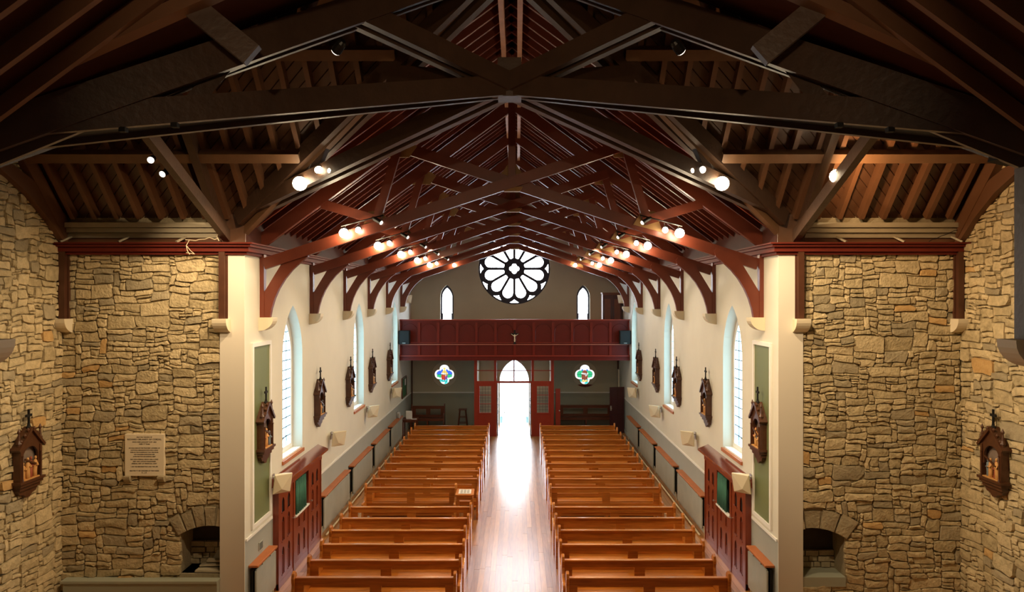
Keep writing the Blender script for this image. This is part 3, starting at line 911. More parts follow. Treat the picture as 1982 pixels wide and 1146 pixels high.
# ================================================================== CROSSING: diagonal double trusses
def dz_r(q): return 9.92 - 3.0 * q
def dz_c(q): return 8.30 - 1.26 * q
HD = D0 - YC
def dp(sx, sy, q, z, off=0.0):
    px, py = sx * HW * q, sy * HD * q
    n = Vector((-sy * HD, sx * HW, 0)).normalized()
    return Vector((px, YC + py, z)) + n * off
for (sx, sy), lb in {(-1, -1): 'near left', (1, -1): 'near right'}.items():
    t = thing('crossing_truss', 'heavy dark double diagonal scissor truss of the crossing, rising from the %s corner' % lb, 'roof truss', (0, YC, 0), group='diagonal crossing trusses')
    def B(name, a, b, wd, h, m='dark_timber'):
        o = (0, YC, 0)
        MB().beam(a - Vector(o), b - Vector(o), wd, h).build(name, m, t)
    for off in (-1, 1):
        # near arm: a wide box beam narrowing to the hub
        near = (off == -sx)
        k0, k1 = (0.13, 0.06) if near else (0.58, 0.14)
        q1 = 0.93 if near else 1.0
        A0, A1 = dp(sx, sy, q1, dz_c(q1), off * (k1 + (k0 - k1) * q1)), dp(sx, sy, 0.0, dz_c(0.0), off * k1)
        B('scissor_chord', A0, A1, 0.08, 0.25)
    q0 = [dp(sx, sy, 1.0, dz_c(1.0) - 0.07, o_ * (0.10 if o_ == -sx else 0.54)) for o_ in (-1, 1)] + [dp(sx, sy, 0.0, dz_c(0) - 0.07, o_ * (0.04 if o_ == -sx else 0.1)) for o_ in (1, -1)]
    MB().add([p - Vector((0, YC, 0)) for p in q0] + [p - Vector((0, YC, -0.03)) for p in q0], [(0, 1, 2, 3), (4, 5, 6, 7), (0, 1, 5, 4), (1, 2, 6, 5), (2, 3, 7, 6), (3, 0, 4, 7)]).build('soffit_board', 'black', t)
    for off in (-0.14, 0.14):
        # lower chords: near corner -> hub -> up to the opposite rafter, and the other way
        B('scissor_chord', dp(sx, sy, 0.0, dz_c(0.0), off), dp(-sx, -sy, 0.36, dz_c(-0.36), -off), 0.10, 0.25)
        B('scissor_chord', dp(-sx, -sy, 0.995, dz_c(0.995), off * 0.75), dp(sx, sy, 0.40, dz_c(-0.40), -off * 0.75), 0.10, 0.23)
        B('principal_rafter', dp(sx, sy, 0.0, dz_r(0), off), dp(sx, sy, 1.0, dz_r(1.0), off), 0.10, 0.30)
        B('principal_rafter', dp(-sx, -sy, 0.0, dz_r(0), off), dp(-sx, -sy, 1.0, dz_r(1.0), off), 0.10, 0.26)
    B('strut', dp(sx, sy, 0.50, dz_r(0.50) + 0.5, -0.22 * sx * sy), dp(sx, sy, 0.52, dz_r(0.52) - 0.05, -0.22 * sx * sy), 0.08, 0.18)
    for ss in (1, -1):
        B('strut', dp(ss * sx, ss * sy, 0.62, dz_r(0.62), 0), dp(ss * sx, ss * sy, 0.70, dz_c(0.70), 0), 0.08, 0.16)
    MB().box(*sorted((sx * HW, sx * (HW - 0.12))), YN - YC - 0.08, YN - YC + 0.08, 5.22, 6.7).build('wall_post', 'dark_timber', t)
    for q in (0.80, 0.72):
        p = dp(sx, sy, q, dz_c(q) - 0.14, -0.14 * sx * -sy) - Vector((0, YC, 0))
        MB().box(p.x - .03, p.x + .03, p.y - .03, p.y + .03, p.z - .035, p.z + .01).build('cleat', 'black', t)
    if sx > 0:
        MB().prism([(4.50, 7.26), (4.30, 7.22), (4.14, 7.10), (4.16, 7.04), (4.32, 7.02), (4.36, 6.90), (4.33, 6.80), (4.50, 6.76)], lambda u, v, d: (u, d + 6.2 - YC, v), -0.08, 0.08).build('bracket', 'black', t)
    o = link_mesh('corbel', cm, None, bpy.data.objects['wall_chancel_' + ('left' if sx < 0 else 'right')]); o.location = (sx * HW, YN - 0.02, 5.22)
    o.rotation_euler = (0, 0, 0 if sx < 0 else PI)
t = bpy.data.objects['crossing_truss']
MB().box(-0.15, 0.15, -0.15, 0.15, 8.13, 8.62).build('hub_post', 'dark_timber', t)

# chancel truss at the near edge of the crossing
t = thing('chancel_truss', 'dark timber truss above the chancel opening with lit soffit', 'roof truss', (0, YN - 0.1, 0))
for s in (-1, 1):
    MB().beam((s * 4.10, 0, 7.43), (0, 0, 9.26), 0.14, 0.11).build('rafter_strip', 'brown_rafter', t)
    MB().beam((s * 4.10, 0, 7.43), (s * 4.53, 0, 6.95), 0.14, 0.11).build('knee_brace', 'brown_rafter', t)
    MB().beam((s * 4.4, -0.05, 7.6), (0, -0.05, 9.8), 0.10, 0.28).build('principal_rafter', 'dark_timber', t)
    MB().beam((s * 2.72, 0.09, 8.10), (s * 2.20, 0.16, 7.68), 0.10, 0.20).build('strut', 'dark_timber', t)

# spotlights on nave trusses --------------------------------------------------
def lamp(name, label, loc, aim, m, rad, length, group, bulb=None):
    """bracket, barrel and bright lens; aim is the direction the lens faces"""
    t = thing(name, label, 'spotlight', loc, group=group)
    d = Vector(aim).normalized()
    q = d.to_track_quat('Z', 'Y').to_matrix()
    def place(mb):
        mb.v = [tuple(q @ Vector(p)) for p in mb.v]; return mb
    place(MB().lathe([(rad * 0.55, -length), (rad * 0.9, -length * 0.8), (rad, -0.01), (rad, 0.0)], n=12)).build('barrel', 'metal_dark', t, smooth=False)
    place(MB().lathe([(rad * 0.93, -0.004), (rad * 0.93, 0.006), (rad * 0.7, 0.02), (rad * 0.2, 0.03)], n=12)).build('lens', m, t)
    if bulb:
        place(MB().lathe([(0.012, -bulb * 0.1)] + [(bulb * math.sin(PI * q / 10), bulb * (0.85 - math.cos(PI * q / 10))) for q in range(2, 10)] + [(0.004, bulb * 1.85)], n=16)).build('bulb', m, t, smooth=True)
    MB().tube([(0, 0.0, 0.0), (0, 0.05, 0.05), (0, 0.08, 0.12)], 0.012).build('bracket', 'metal_steel', t)
    return t

for k, ty in enumerate(TRUSS_Y):
    tn = ['nearest', 'second', 'third', 'fourth', 'fifth', 'farthest'][k]
    for s, wl in ((-1, 'left'), (1, 'right')):
        yl = ty - 0.16
        if k < 5:
            rail = MB().tube([(s * 3.06, yl + 0.03, 6.86), (s * 2.30, yl + 0.03, 7.06)], 0.014).build('lamp_bar', 'metal_dark')
            tag(rail, 'thin lamp bar on the %s side of the %s nave truss' % (wl, tn), 'lamp bar', 'lamp bars on the nave trusses')
            g = 'spotlights on the nave trusses'
            lamp('spotlight', 'large glowing spotlight, outermost on the %s side of the %s nave truss' % (wl, tn), (s * 3.0, yl, 6.75), (-s * 0.15, -1, -0.35), 'lamp_glow', 0.07, 0.16, g, 0.084)
            lamp('spotlight', 'smaller glowing spotlight, middle one on the %s side of the %s nave truss' % (wl, tn), (s * 2.75, yl, 6.80), (-s * 0.25, -1, -0.45), 'lamp_small', 0.05, 0.13, g, 0.050)
            lamp('spotlight', 'dark barrel spotlight, innermost on the %s side of the %s nave truss' % (wl, tn), (s * 2.34, yl, 6.92), (-s * 0.75, -0.25, -0.45), 'lamp_dim', 0.042, 0.2, g)
            spot('nave_lamp', (s * 3.0, yl - 0.22, 6.68), (-s * 3.6, ty - 2.2, 1.2), NAVE_W)
            spot('nave_lamp', (s * 2.75, yl - 0.16, 6.70), (s * 4.2, ty - 3.2, 3.0), NAVE_W * 0.17)
            if k in (2, 3):
                spot('gallery_fill', (s * 2.2, yl - 0.1, 6.80), (s * 2.6, DE, 2.2 + 0.6 * (k == 2)), NAVE_W * 0.30, angle=60)  # added fill brightening the end wall and gallery
        else:
            lamp('spotlight', 'single glowing spotlight on the %s side of the farthest truss before the rose window' % wl, (s * 2.40, yl, 6.88), (-s * 0.1, -1, -0.3), 'lamp_glow', 0.05, 0.14, 'spotlights on the nave trusses', 0.07)

# crossing lamps on the far diagonal chords
for s, wl in ((-1, 'left'), (1, 'right')):
    g = 'spotlights on the crossing beams'
    def onchord(q, dz, dy=-0.2): return (s * HW * q, YC + HD * q + dy, dz_c(q) + dz)
    a = onchord(0.72, -0.02)
    lamp('spotlight', 'brightest floodlight with wide glare on the %s diagonal crossing beam' % wl, a, (-s * 0.05, -1, -0.28), 'flood_glow', 0.10, 0.18, g, 0.11)
    lamp('spotlight', 'small round spotlight beside the floodlight on the %s crossing beam' % wl, onchord(0.645, 0.05), (s * 0.2, -1, -0.3), 'flood_glow' if s < 0 else 'lamp_dim', 0.06, 0.14, g, 0.05 if s < 0 else None)
    lamp('spotlight', 'upper small spotlight tucked behind the %s diagonal crossing beam' % wl, onchord(0.60, -0.02, -0.1), (s * 0.2, -1, -0.5), 'flood_glow', 0.06, 0.14, g, 0.05)
    spot('crossing_lamp', (a[0], a[1] - 0.3, a[2] - 0.05), (s * 6.3, D0 - 0.4, 3.3), WALL_W * 0.45, angle=88)
    spot('crossing_lamp', (a[0], a[1] - 0.3, a[2] - 0.05), (-s * 2.5, 9.0, 0.0), WALL_W * 0.2, angle=100)
    # added wall fills on the near diagonal beams, unseen above the frame
    p = dp(s, -1, 0.42, dz_r(0.42) - 0.35)
    lamp('spotlight', 'added unseen spotlight on the near %s rafter of the crossing, aimed at the stone wall' % wl, tuple(p), (s * 0.8, 0.7, -0.6), 'lamp_dim', 0.06, 0.16, g)
    d = Vector((s * 0.8, 0.7, -0.6)).normalized()
    spot('wall_fill', tuple(Vector(p) + d * 0.15), (s * 6.4, D0, 3.3), WALL_W * (1.3 if s > 0 else 1.05), angle=74, blend=1.0)
    p = Vector((s * 1.6, 0.8, 7.3))  # added unseen lamps that brighten the dark crossing beams
    lamp('spotlight', 'added unseen spotlight under the chancel roof on the %s, lighting the crossing beams' % wl, tuple(p), (-s * 0.2, 1, 0.0), 'lamp_dim', 0.06, 0.16, g)
    spot('chancel_fill', tuple(p + Vector((-s * 0.03, 0.16, 0))), (s * 1.2, YC, 7.6), WALL_W * 0.26, angle=58)
# transept lamps
g = 'spotlights on the transept trusses'
lamp('spotlight', 'glaring spotlight hanging from the right transept truss', (4.86, 10.42, 7.40), (-0.35, -1, -0.25), 'flood_glow', 0.08, 0.16, g, 0.10)
spot('transept_lamp', (5.05, 10.5, 7.30), (7.0, 11.4, 8.0), WALL_W * 0.14, color=(1.0, 0.6, 0.28), angle=150)
lamp('spotlight', 'upper small lit spotlight on the left transept truss', (-5.02, 9.74, 7.50), (0.2, -1, -0.5), 'lamp_dim', 0.05, 0.13, g)
lamp('spotlight', 'lower small lit spotlight on the left transept truss', (-5.02, 10.06, 7.36), (-0.2, -1, -0.6), 'lamp_dim', 0.05, 0.13, g)
spot('transept_lamp', (-5.05, 10.0, 7.26), (-5.35, 11.9, 5.75), WALL_W * 0.17, angle=64)

# loose cable on the left cornice
def wig(seed, n, a, b, amp):
    rr = random.Random(seed); a, b = Vector(a), Vector(b)
    return [a.lerp(b, i / n) + Vector((rr.uniform(-1, 1), rr.uniform(-.3, .3), rr.uniform(-1, 1))) * amp for i in range(n + 1)]
cb = MB()
cb.tube(wig(1, 7, (-5.45, D0 - 0.24, 6.54), (-4.92, D0 - 0.22, 6.58), 0.02), 0.008, 5)
cb.tube(wig(2, 6, (-4.93, D0 - 0.22, 6.55), (-4.95, D0 - 0.2, 6.80), 0.02), 0.008, 5)
cb.tube([(-5.40, D0 - 0.24, 6.54), (-5.44, D0 - 0.26, 6.45), (-5.42, D0 - 0.26, 6.36), (-5.38, D0 - 0.26, 6.30)], 0.008, 5)
cb.tube([(-5.43, D0 - 0.26, 6.44), (-5.36, D0 - 0.27, 6.36), (-5.30, D0 - 0.26, 6.31), (-5.44, D0 - 0.26, 6.33)], 0.007, 5)
tag(cb.build('loose_cable', 'cable'), 'tangled pale cable hanging over the left transept cornice', 'cable')
cb = MB()
cb.tube(wig(4, 7, (4.95, D0 - 0.2, 6.62), (5.02, D0 - 0.22, 6.95), 0.03), 0.006, 5)
cb.tube(wig(6, 7, (7.0, D0 - 0.22, 6.52), (7.5, D0 - 0.2, 6.72), 0.02), 0.006, 5)
tag(cb.build('loose_cable', 'black'), 'thin dark cable lying on the right transept cornice', 'cable')

# ================================================================== GALLERY
GY = 27.5
gal = thing('choir_gallery', 'dark red panelled choir gallery spanning the far end of the nave', 'gallery', (0, GY, 0))
MB().box(-HW, HW, 0.05, DE - GY, 3.12, 3.32).build('gallery_floor', 'mahogany', gal)
GW = 4.53
MB().box(-GW, GW, 0.0, 0.06, 3.19, 3.26).build('bottom_rail', 'mahogany', gal)
MB().box(-GW, GW, -0.03, 0.09, 3.10, 3.19).build('base_moulding', 'mahogany', gal)
MB().box(-GW, GW, -0.02, 0.06, 3.26, 3.30).build('lower_bead', 'screen_red', gal)
MB().box(-GW, GW, 0.0, 0.06, 3.66, 3.80).build('middle_rail', 'mahogany', gal)
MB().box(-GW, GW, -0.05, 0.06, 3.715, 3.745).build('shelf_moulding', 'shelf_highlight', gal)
MB().box(-GW, GW, 0.0, 0.06, 4.58, 4.68).build('top_rail', 'mahogany', gal)
MB().box(-GW, GW, -0.04, 0.12, 4.68, 4.72).build('hand_rail', 'screen_red', gal)
bay = 2 * GW / 12
for i in range(13):
    x = -GW + i * bay
    a, b = max(-GW, x - 0.05), min(GW, x + 0.05)
    MB().box(a, b, -0.012, 0.058, 3.26, 3.68).build('stile', 'mahogany_stile', gal)
    MB().box(a, b, -0.012, 0.058, 3.78, 4.60).build('stile', 'mahogany_stile', gal)
for i in range(12):
    x0, x1 = -GW + i * bay + 0.05, -GW + (i + 1) * bay - 0.05
    MB().box(x0, x1, 0.035, 0.05, 3.28, 3.68).build('panel', 'mahogany', gal)
    p = MB().box(x0, x1, 0.035, 0.05, 3.78, 4.60).build('panel', 'mahogany', gal)
    MB().box(x0, x1, 0.008, 0.03, 3.79, 3.815).build('panel_bead', 'screen_red', p)
    r = (x1 - x0) / 2 - 0.01; c = (x0 + x1) / 2
    pts = [(c + r * math.cos(a), 0.022, 4.22 + r * math.sin(a)) for a in [PI * q / 14 for q in range(15)]]
    MB().tube([(c + r, 0.022, 3.82)] + pts + [(c - r, 0.022, 3.82)], 0.012, 5).build('arch_moulding', 'mahogany', p)

for s, wl in ((-1, 'left'), (1, 'right')):
    sp = thing('loudspeaker', 'black box loudspeaker fixed to the %s end of the gallery front' % wl, 'loudspeaker', (s * 4.315, GY - 0.2, 3.76), group='loudspeakers on the gallery')
    MB().box(-0.215, 0.215, -0.14, 0.14, 0, 0.53).build('cabinet', 'black', sp, bevel=0.015)
    MB().box(-0.19, 0.19, -0.15, -0.13, 0.09, 0.50).build('grille', 'black', sp)
    MB().box(-0.06, 0.06, -0.152, -0.138, 0.035, 0.055).build('badge', 'metal_steel', sp)
    MB().box(-0.05, 0.05, 0.1, 0.2, 0.15, 0.35).build('bracket', 'metal_dark', sp)
    mb = MB().tube([(s * 4.05, GY - 0.06, 3.77), (s * 3.95, GY - 0.07, 3.755), (s * 3.6, GY - 0.065, 3.752)], 0.012)

# crucifix
cr = thing('crucifix', 'small dark crucifix with pale figure at the centre of the gallery front', 'crucifix', (0.0, GY - 0.035, 3.745))
MB().box(-0.03, 0.03, -0.015, 0.015, 0, 0.56).box(-0.17, 0.17, -0.016, 0.014, 0.37, 0.43).build('cross', 'black', cr)
MB().prism([(-0.07, 0), (0.07, 0), (0.035, 0.06), (-0.035, 0.06)], lambda u, v, d: (u, d, v), -0.04, 0.015).build('cross_foot', 'black', cr)
vs = [(0, 0, .22), (0, 0, .27), (0, 0, .335), (0, 0, .365), (0.004, -.01, .395), (-.05, 0, .345), (-.10, 0, .375), (-.145, .0, .405), (.05, 0, .345), (.10, 0, .375), (.145, 0, .405),
      (-.016, -.012, .16), (-.008, 0, .085), (.016, -.012, .16), (.008, 0, .085)]
es = [(0, 1), (1, 2), (2, 3), (3, 4), (2, 5), (5, 6), (6, 7), (2, 8), (8, 9), (9, 10), (0, 11), (11, 12), (0, 13), (13, 14)]
rad = [.024, .022, .03, .012, .022, .013, .010, .008, .013, .010, .008, .017, .009, .017, .009]
me = bpy.data.meshes.new('corpus'); me.from_pydata(vs, es, []); me.update()
ob = link_mesh('corpus', me, 'ivory', cr); ob.location = (0, -0.035, 0)
md = ob.modifiers.new('skin', 'SKIN')
for v, r in zip(me.skin_vertices[0].data, rad): v.radius = (r, r)
me.skin_vertices[0].data[0].use_root = True
ob.modifiers.new('sub', 'SUBSURF').levels = 1

# cupboard in the gallery
cb = thing('cupboard', 'dark brown two door cupboard standing in the gallery at the right', 'cupboard', (4.10, 29.6, 3.32))
MB().box(-0.40, 0.40, -0.25, 0.25, 0, 2.42).build('body', 'bench_dark', cb)
for s in (-1, 1):
    d = MB().box(*sorted((s * 0.01, s * 0.385)), -0.28, -0.25, 0.06, 2.36).build('door', 'purple_brown', cb)
    MB().box(*sorted((s * 0.08, s * 0.33)), -0.29, -0.28, 0.2, 2.2).build('panel', 'bench_dark', d)
MB().box(-0.43, 0.43, -0.30, 0.27, 2.42, 2.47).build('cornice', 'bench_dark', cb)

# ================================================================== ENTRANCE SCREEN (glazed lobby)
SY = 28.0
scn = thing('entrance_screen', 'red timber glazed lobby screen around the open doorway under the gallery', 'screen', (-0.03, SY, 0))
MS = 'screen_red'
for s in (-1, 1):
    MB().box(*sorted((s * 1.48, s * 1.60)), 0, 0.1, 0, 3.10).build('outer_post', MS, scn)
    MB().box(*sorted((s * 0.70, s * 0.80)), 0, 0.1, 0, 3.10).build('door_post', MS, scn)
    # lower side panel with leaded light
    MB().box(*sorted((s * 0.80, s * 1.48)), 0.02, 0.07, 0, 0.92).build('lower_panel', MS, scn)
    MB().box(*sorted((s * 0.80, s * 1.48)), 0.01, 0.085, 2.02, 2.16).build('rail', MS, scn)
    for a, b in ((0.80, 0.92), (1.38, 1.48)):
        MB().box(*sorted((s * a, s * b)), 0.015, 0.08, 0.92, 2.02).build('stile', MS, scn)
    MB().box(*sorted((s * 0.90, s * 1.40)), 0.0, 0.09, 0.90, 0.95).build('rail', MS, scn)
    for j in range(3):
        z0 = 0.95 + j * 0.357
        g = MB().box(*sorted((s * 0.92, s * 1.38)), 0.04, 0.046, z0 + 0.01, z0 + 0.347).build('pane', 'clear_glass', scn)
        ld = MB()
        for q in range(1, 4): ld.box(*sorted((s * (0.92 + q * 0.115 - .005), s * (0.92 + q * 0.115 + .005))), 0.034, 0.05, z0, z0 + 0.357)
        for q in range(1, 3): ld.box(*sorted((s * 0.92, s * 1.38)), 0.034, 0.05, z0 + q * 0.119 - .005, z0 + q * 0.119 + .005)
        ld.build('leading', 'lead', g)
        if j: MB().box(*sorted((s * 0.92, s * 1.38)), 0.02, 0.07, z0 - 0.013, z0 + 0.013).build('glazing_bar', MS, scn)
    # upper lights
    for a, b in ((0.80, 1.48), (0.0, 0.70)):
        for z0, z1 in ((2.22, 2.63), (2.66, 3.08)):
            MB().box(*sorted((s * (a + 0.0), s * b)), 0.045, 0.05, z0, z1).build('pane', 'clear_glass', scn)
    MB().box(*sorted((s * 0.80, s * 1.48)), 0.02, 0.08, 2.16, 2.22).build('transom', MS, scn)
    MB().box(*sorted((s * 0.0, s * 1.48)), 0.02, 0.08, 2.63, 2.66).build('glazing_bar', MS, scn)
    # lobby sides back to the end wall
    MB().box(*sorted((s * 1.53, s * 1.60)), 0.1, DE - SY - 0.01, 0, 3.10).build('lobby_side', 'end_plaster', scn)
MB().box(-0.70, 0.70, 0.0, 0.1, 2.14, 2.22).build('door_head', MS, scn)
MB().box(-0.025, 0.025, 0.02, 0.08, 2.22, 3.10).build('mullion', MS, scn)
MB().box(-1.60, 1.60, 0.0, 0.12, 3.06, 3.12).build('head_rail', MS, scn)
for s, wl in ((-1, 'left'), (1, 'right')):
    dl = thing('inner_door', 'inner door leaf folded back on the %s of the open doorway' % wl, 'door', (-0.03 + s * 0.67, SY + 0.12, 0))
    MB().box(-0.02, 0.02, 0.0, 0.66, 0.01, 2.12).build('leaf', 'purple_brown', dl)
    for z in (0.9, 1.15, 1.4): MB().tube([(-s * 0.02, 0.08, z), (-s * 0.055, 0.08, z + 0.05), (-s * 0.02, 0.08, z + 0.1)], 0.012).build('door_furniture', 'metal_dark', dl)
    bx = thing('blue_box', 'small pale blue box on the ground %s of the open doorway' % wl, 'box', (-0.03 + s * 0.60, DE + 0.65, -0.06))
    MB().lathe([(0.09, 0), (0.11, 0.30), (0.12, 0.30), (0.12, 0.33), (0.10, 0.33), (0.09, 0.05)], n=16).build('tub', 'pale_blue', bx, smooth=False)
    MB().tube([(-.11, 0, .31), (-.07, 0, .40), (.07, 0, .40), (.11, 0, .31)], 0.008).build('handle', 'metal_steel', bx)
dl = thing('side_door', 'narrow red door leaf standing ajar beside the right of the entrance screen', 'door', (1.62, SY + 0.25, 0))
MB().beam((0.03, 0, 0.95), (0.22, 0.05, 0.95), 0.04, 1.88).build('leaf', MS, dl)
MB().lathe([(0.01, 0), (0.03, -0.02), (0.03, -0.04), (0.01, -0.05)], (0.19, 0.0, 1.0), 10, 'y').build('knob', 'metal_steel', dl)
hr = thing('hand_rail', 'thin dark metal stand with a slanting stay outside the open door', 'railing', (-0.55, DE + 1.3, -0.06))
MB().tube([(0.08, 0, 0), (0.08, 0, 1.25)], 0.015).build('post', 'metal_dark', hr)
MB().tube([(-0.15, 0, 0.9), (0.10, 0, 0.28)], 0.012).build('stay', 'metal_dark', hr)

# ================================================================== PEWS
PEW_END = [(.055, 0), (.055, .80), (.085, .88), (.08, .97), (.02, 1.03), (-.05, 1.0), (-.08, .92), (-.055, .81), (-.085, .71), (-.16, .645), (-.25, .63), (-.33, .65), (-.395, .625),
           (-.415, .565), (-.385, .50), (-.37, .42), (-.40, .30), (-.41, 0)]
def make_pew(label, L, group, loc, m='pew_wood', kneeler=True, cat='pew', name='pew'):
    t = thing(name, label, cat, loc, group=group)
    h = L / 2
    for s in (-1, 1):
        MB().prism(PEW_END, lambda u, v, d: (d, u, v), *sorted((s * h, s * (h - 0.05)))).build('pew_end', m, t, bevel=0.008)
    h2 = h - 0.05
    MB().box(-h2, h2, -0.015, 0.03, 0.80, 0.90).build('top_rail', m, t)
    MB().box(-h2, h2, -0.035, 0.05, 0.90, 0.93).build('rail_cap', m, t, bevel=0.01)
    MB().box(-h2, h2, -0.012, 0.028, 0.45, 0.55).build('bottom_rail', m, t)
    for c, wd in ((-h2 + 0.07, 0.14), (0.0 if L < 2.5 else 0.02, 0.19), (h2 - 0.07, 0.14)):
        MB().box(c - wd / 2, c + wd / 2, -0.01, 0.026, 0.54, 0.81).build('stile', m, t)
    MB().box(-h2, h2, -0.39, 0.0, 0.425, 0.455).build('seat', m, t, bevel=0.006)
    MB().box(-h2, h2, -0.36, -0.335, 0.34, 0.425).build('seat_apron', m, t)
    MB().box(-0.03, 0.03, -0.33, -0.02, 0.0, 0.425).build('support', m, t)
    if kneeler:
        MB().box(-h2 + 0.05, h2 - 0.05, 0.16, 0.33, 0.13, 0.16).build('kneeler', m, t)
        MB().box(-h2 + 0.1, h2 - 0.1, 0.165, 0.325, 0.16, 0.20).build('kneeler_pad', 'black', t)
        for s in (-1, 1): MB().box(*sorted((s * (h2 - 0.1), s * (h2 - 0.15))), 0.03, 0.32, 0.0, 0.13).build('kneeler_foot', m, t)
    return t
ROWS = [17.10 + 0.82 * k for k in range(10, -1, -1)] + [15.5 - 0.78 * k for k in range(6)]
protoL = None
for s, wl in ((-1, 'left'), (1, 'right')):
    for k, y in enumerate(ROWS):
        lab = 'varnished orange pine pew %s of the aisle, %s' % (wl, {0: 'farthest row by the entrance', 16: 'nearest row, cut by the picture edge'}.get(k, '%s row counted from the entrance' % ORD[k]))
        if s < 0 and k == 10:
            make_pew('shortened varnished pine pew left of the aisle, beside the small lectern desk', 2.26, 'pine pews left of the aisle', (-2.51, y, 0))
            continue
        loc = (s * 2.265 + R.uniform(-.02, .02), y + R.uniform(-.015, .015), 0)
        if protoL is None:
            protoL = make_pew(lab, 2.73, 'pine pews left of the aisle', loc); p = protoL
        else:
            p = copy_tree(protoL); p.location = loc
        p['label'] = lab; p['group'] = 'pine pews %s of the aisle' % wl

# desk by the aisle
d = thing('reading_desk', 'small wooden desk at the aisle end of the shortened pew', 'desk', (-1.17, 16.95, 0))
MB().prism([(-0.16, 0.80), (0.16, 0.86), (0.16, 0.89), (-0.16, 0.83)], lambda u, v, dd: (dd, u, v), -0.22, 0.22).build('desk_top', 'pew_wood', d)
MB().box(-0.19, 0.19, -0.13, 0.13, 0.70, 0.81).build('apron', 'pew_wood', d)
for a in (-1, 1):
    for b in (-1, 1): MB().box(a * 0.17 - .025, a * 0.17 + .025, b * 0.11 - .025, b * 0.11 + .025, 0, 0.72).build('leg', 'pew_wood', d)
MB().box(-0.17, 0.17, -0.09, -0.13, 0.25, 0.29).build('stretcher', 'pew_wood', d)
pp = thing('notice_sheet', 'printed paper sheet lying on the small wooden desk', 'paper', (-1.17, 16.95, 0.862))
MB().add([(-.15, -.11, -.018), (.15, -.11, -.018), (.15, .11, .024), (-.15, .11, .024), (-.15, -.11, -.015), (.15, -.11, -.015), (.15, .11, .027), (-.15, .11, .027)],
         [(0, 3, 2, 1), (4, 5, 6, 7), (0, 1, 5, 4), (1, 2, 6, 5), (2, 3, 7, 6), (3, 0, 4, 7)]).build('sheet', 'paper', pp)
for q in (-0.08, 0.0, 0.08):
    MB().add([(q - .03, -.09, -.0105), (q + .03, -.09, -.0105), (q + .03, .09, .0235), (q - .03, .09, .0235)], [(0, 1, 2, 3)]).build('print_column', 'paper_print', pp)

# benches, stool, table under the gallery
make_pew('dark brown bench against the end wall in the left corner', 1.45, 'benches below the gallery', (-3.72, 29.95, 0), 'bench_dark', False, 'bench', 'bench')
make_pew('long dark brown bench against the end wall right of the doorway', 2.3, 'benches below the gallery', (3.05, 30.2, 0), 'bench_dark', False, 'bench', 'bench')
st = thing('stool', 'tall plain wooden stool by the left of the entrance screen', 'stool', (-2.22, 29.7, 0))
MB().box(-0.17, 0.17, -0.15, 0.15, 0.80, 0.84).build('seat', 'bench_dark', st)
for a in (-1, 1):
    for b in (-1, 1): MB().beam((a * 0.20, b * 0.18, 0), (a * 0.12, b * 0.11, 0.80), 0.035, 0.035).build('leg', 'bench_dark', st)
for z in (0.25, 0.5):
    for b in (-1, 1): MB().beam((-0.18 + z * .08, b * (0.175 - z * .09), z), (0.18 - z * .08, b * (0.175 - z * .09), z), 0.025, 0.025).build('stretcher', 'bench_dark', st)
tb = thing('side_table', 'small wooden leaflet table against the left wall below the gallery', 'table', (-4.18, 27.85, 0))
MB().box(-0.30, 0.30, -0.30, 0.30, 0.72, 0.75).build('table_top', 'bench_dark', tb)
MB().box(-0.26, 0.26, -0.26, 0.26, 0.64, 0.72).build('apron', 'bench_dark', tb)
for a in (-1, 1):
    for b in (-1, 1): MB().box(a * .25 - .025, a * .25 + .025, b * .25 - .025, b * .25 + .025, 0, 0.66).build('leg', 'bench_dark', tb)
lf = thing('leaflet_box', 'open white leaflet box standing on the small side table', 'leaflets', (-4.2, 27.8, 0.75))
MB().beam((-0.12, -0.05, 0.14), (0.12, -0.05, 0.14), 0.015, 0.28).build('front_sheet', 'paper', lf)
MB().beam((-0.14, 0.02, 0.16), (0.10, 0.04, 0.16), 0.02, 0.30).build('back_sheet', 'paper', lf)
MB().box(-0.12, 0.12, -0.05, 0.04, 0.0, 0.02).build('tray', 'paper_print', lf)
tag(MB().box(-0.10, 0.10, -0.07, 0.07, 0, 0.006).build('loose_leaflet', 'paper', loc=(-4.0, 27.72, 0.75)), 'loose white leaflet lying flat on the side table', 'leaflet')
wr = thing('leaflet_rack', 'wire rack of leaflets on the shelf of the farthest left radiator', 'rack', (-4.45, 26.85, 0.945))
MB().tube([(-.08, -.15, 0), (-.08, -.15, .25), (-.08, .15, .25), (-.08, .15, 0)], 0.01).tube([(.05, -.15, 0), (.02, -.15, .18), (.02, .15, .18), (.05, .15, 0)], 0.01).build('wire_frame', 'metal_steel', wr)
for q in range(3):
    MB().beam((-0.06 + q * .035, -0.13, 0.11), (-0.06 + q * .035, 0.13, 0.11), 0.008, 0.2).build('leaflet', 'paper', wr)

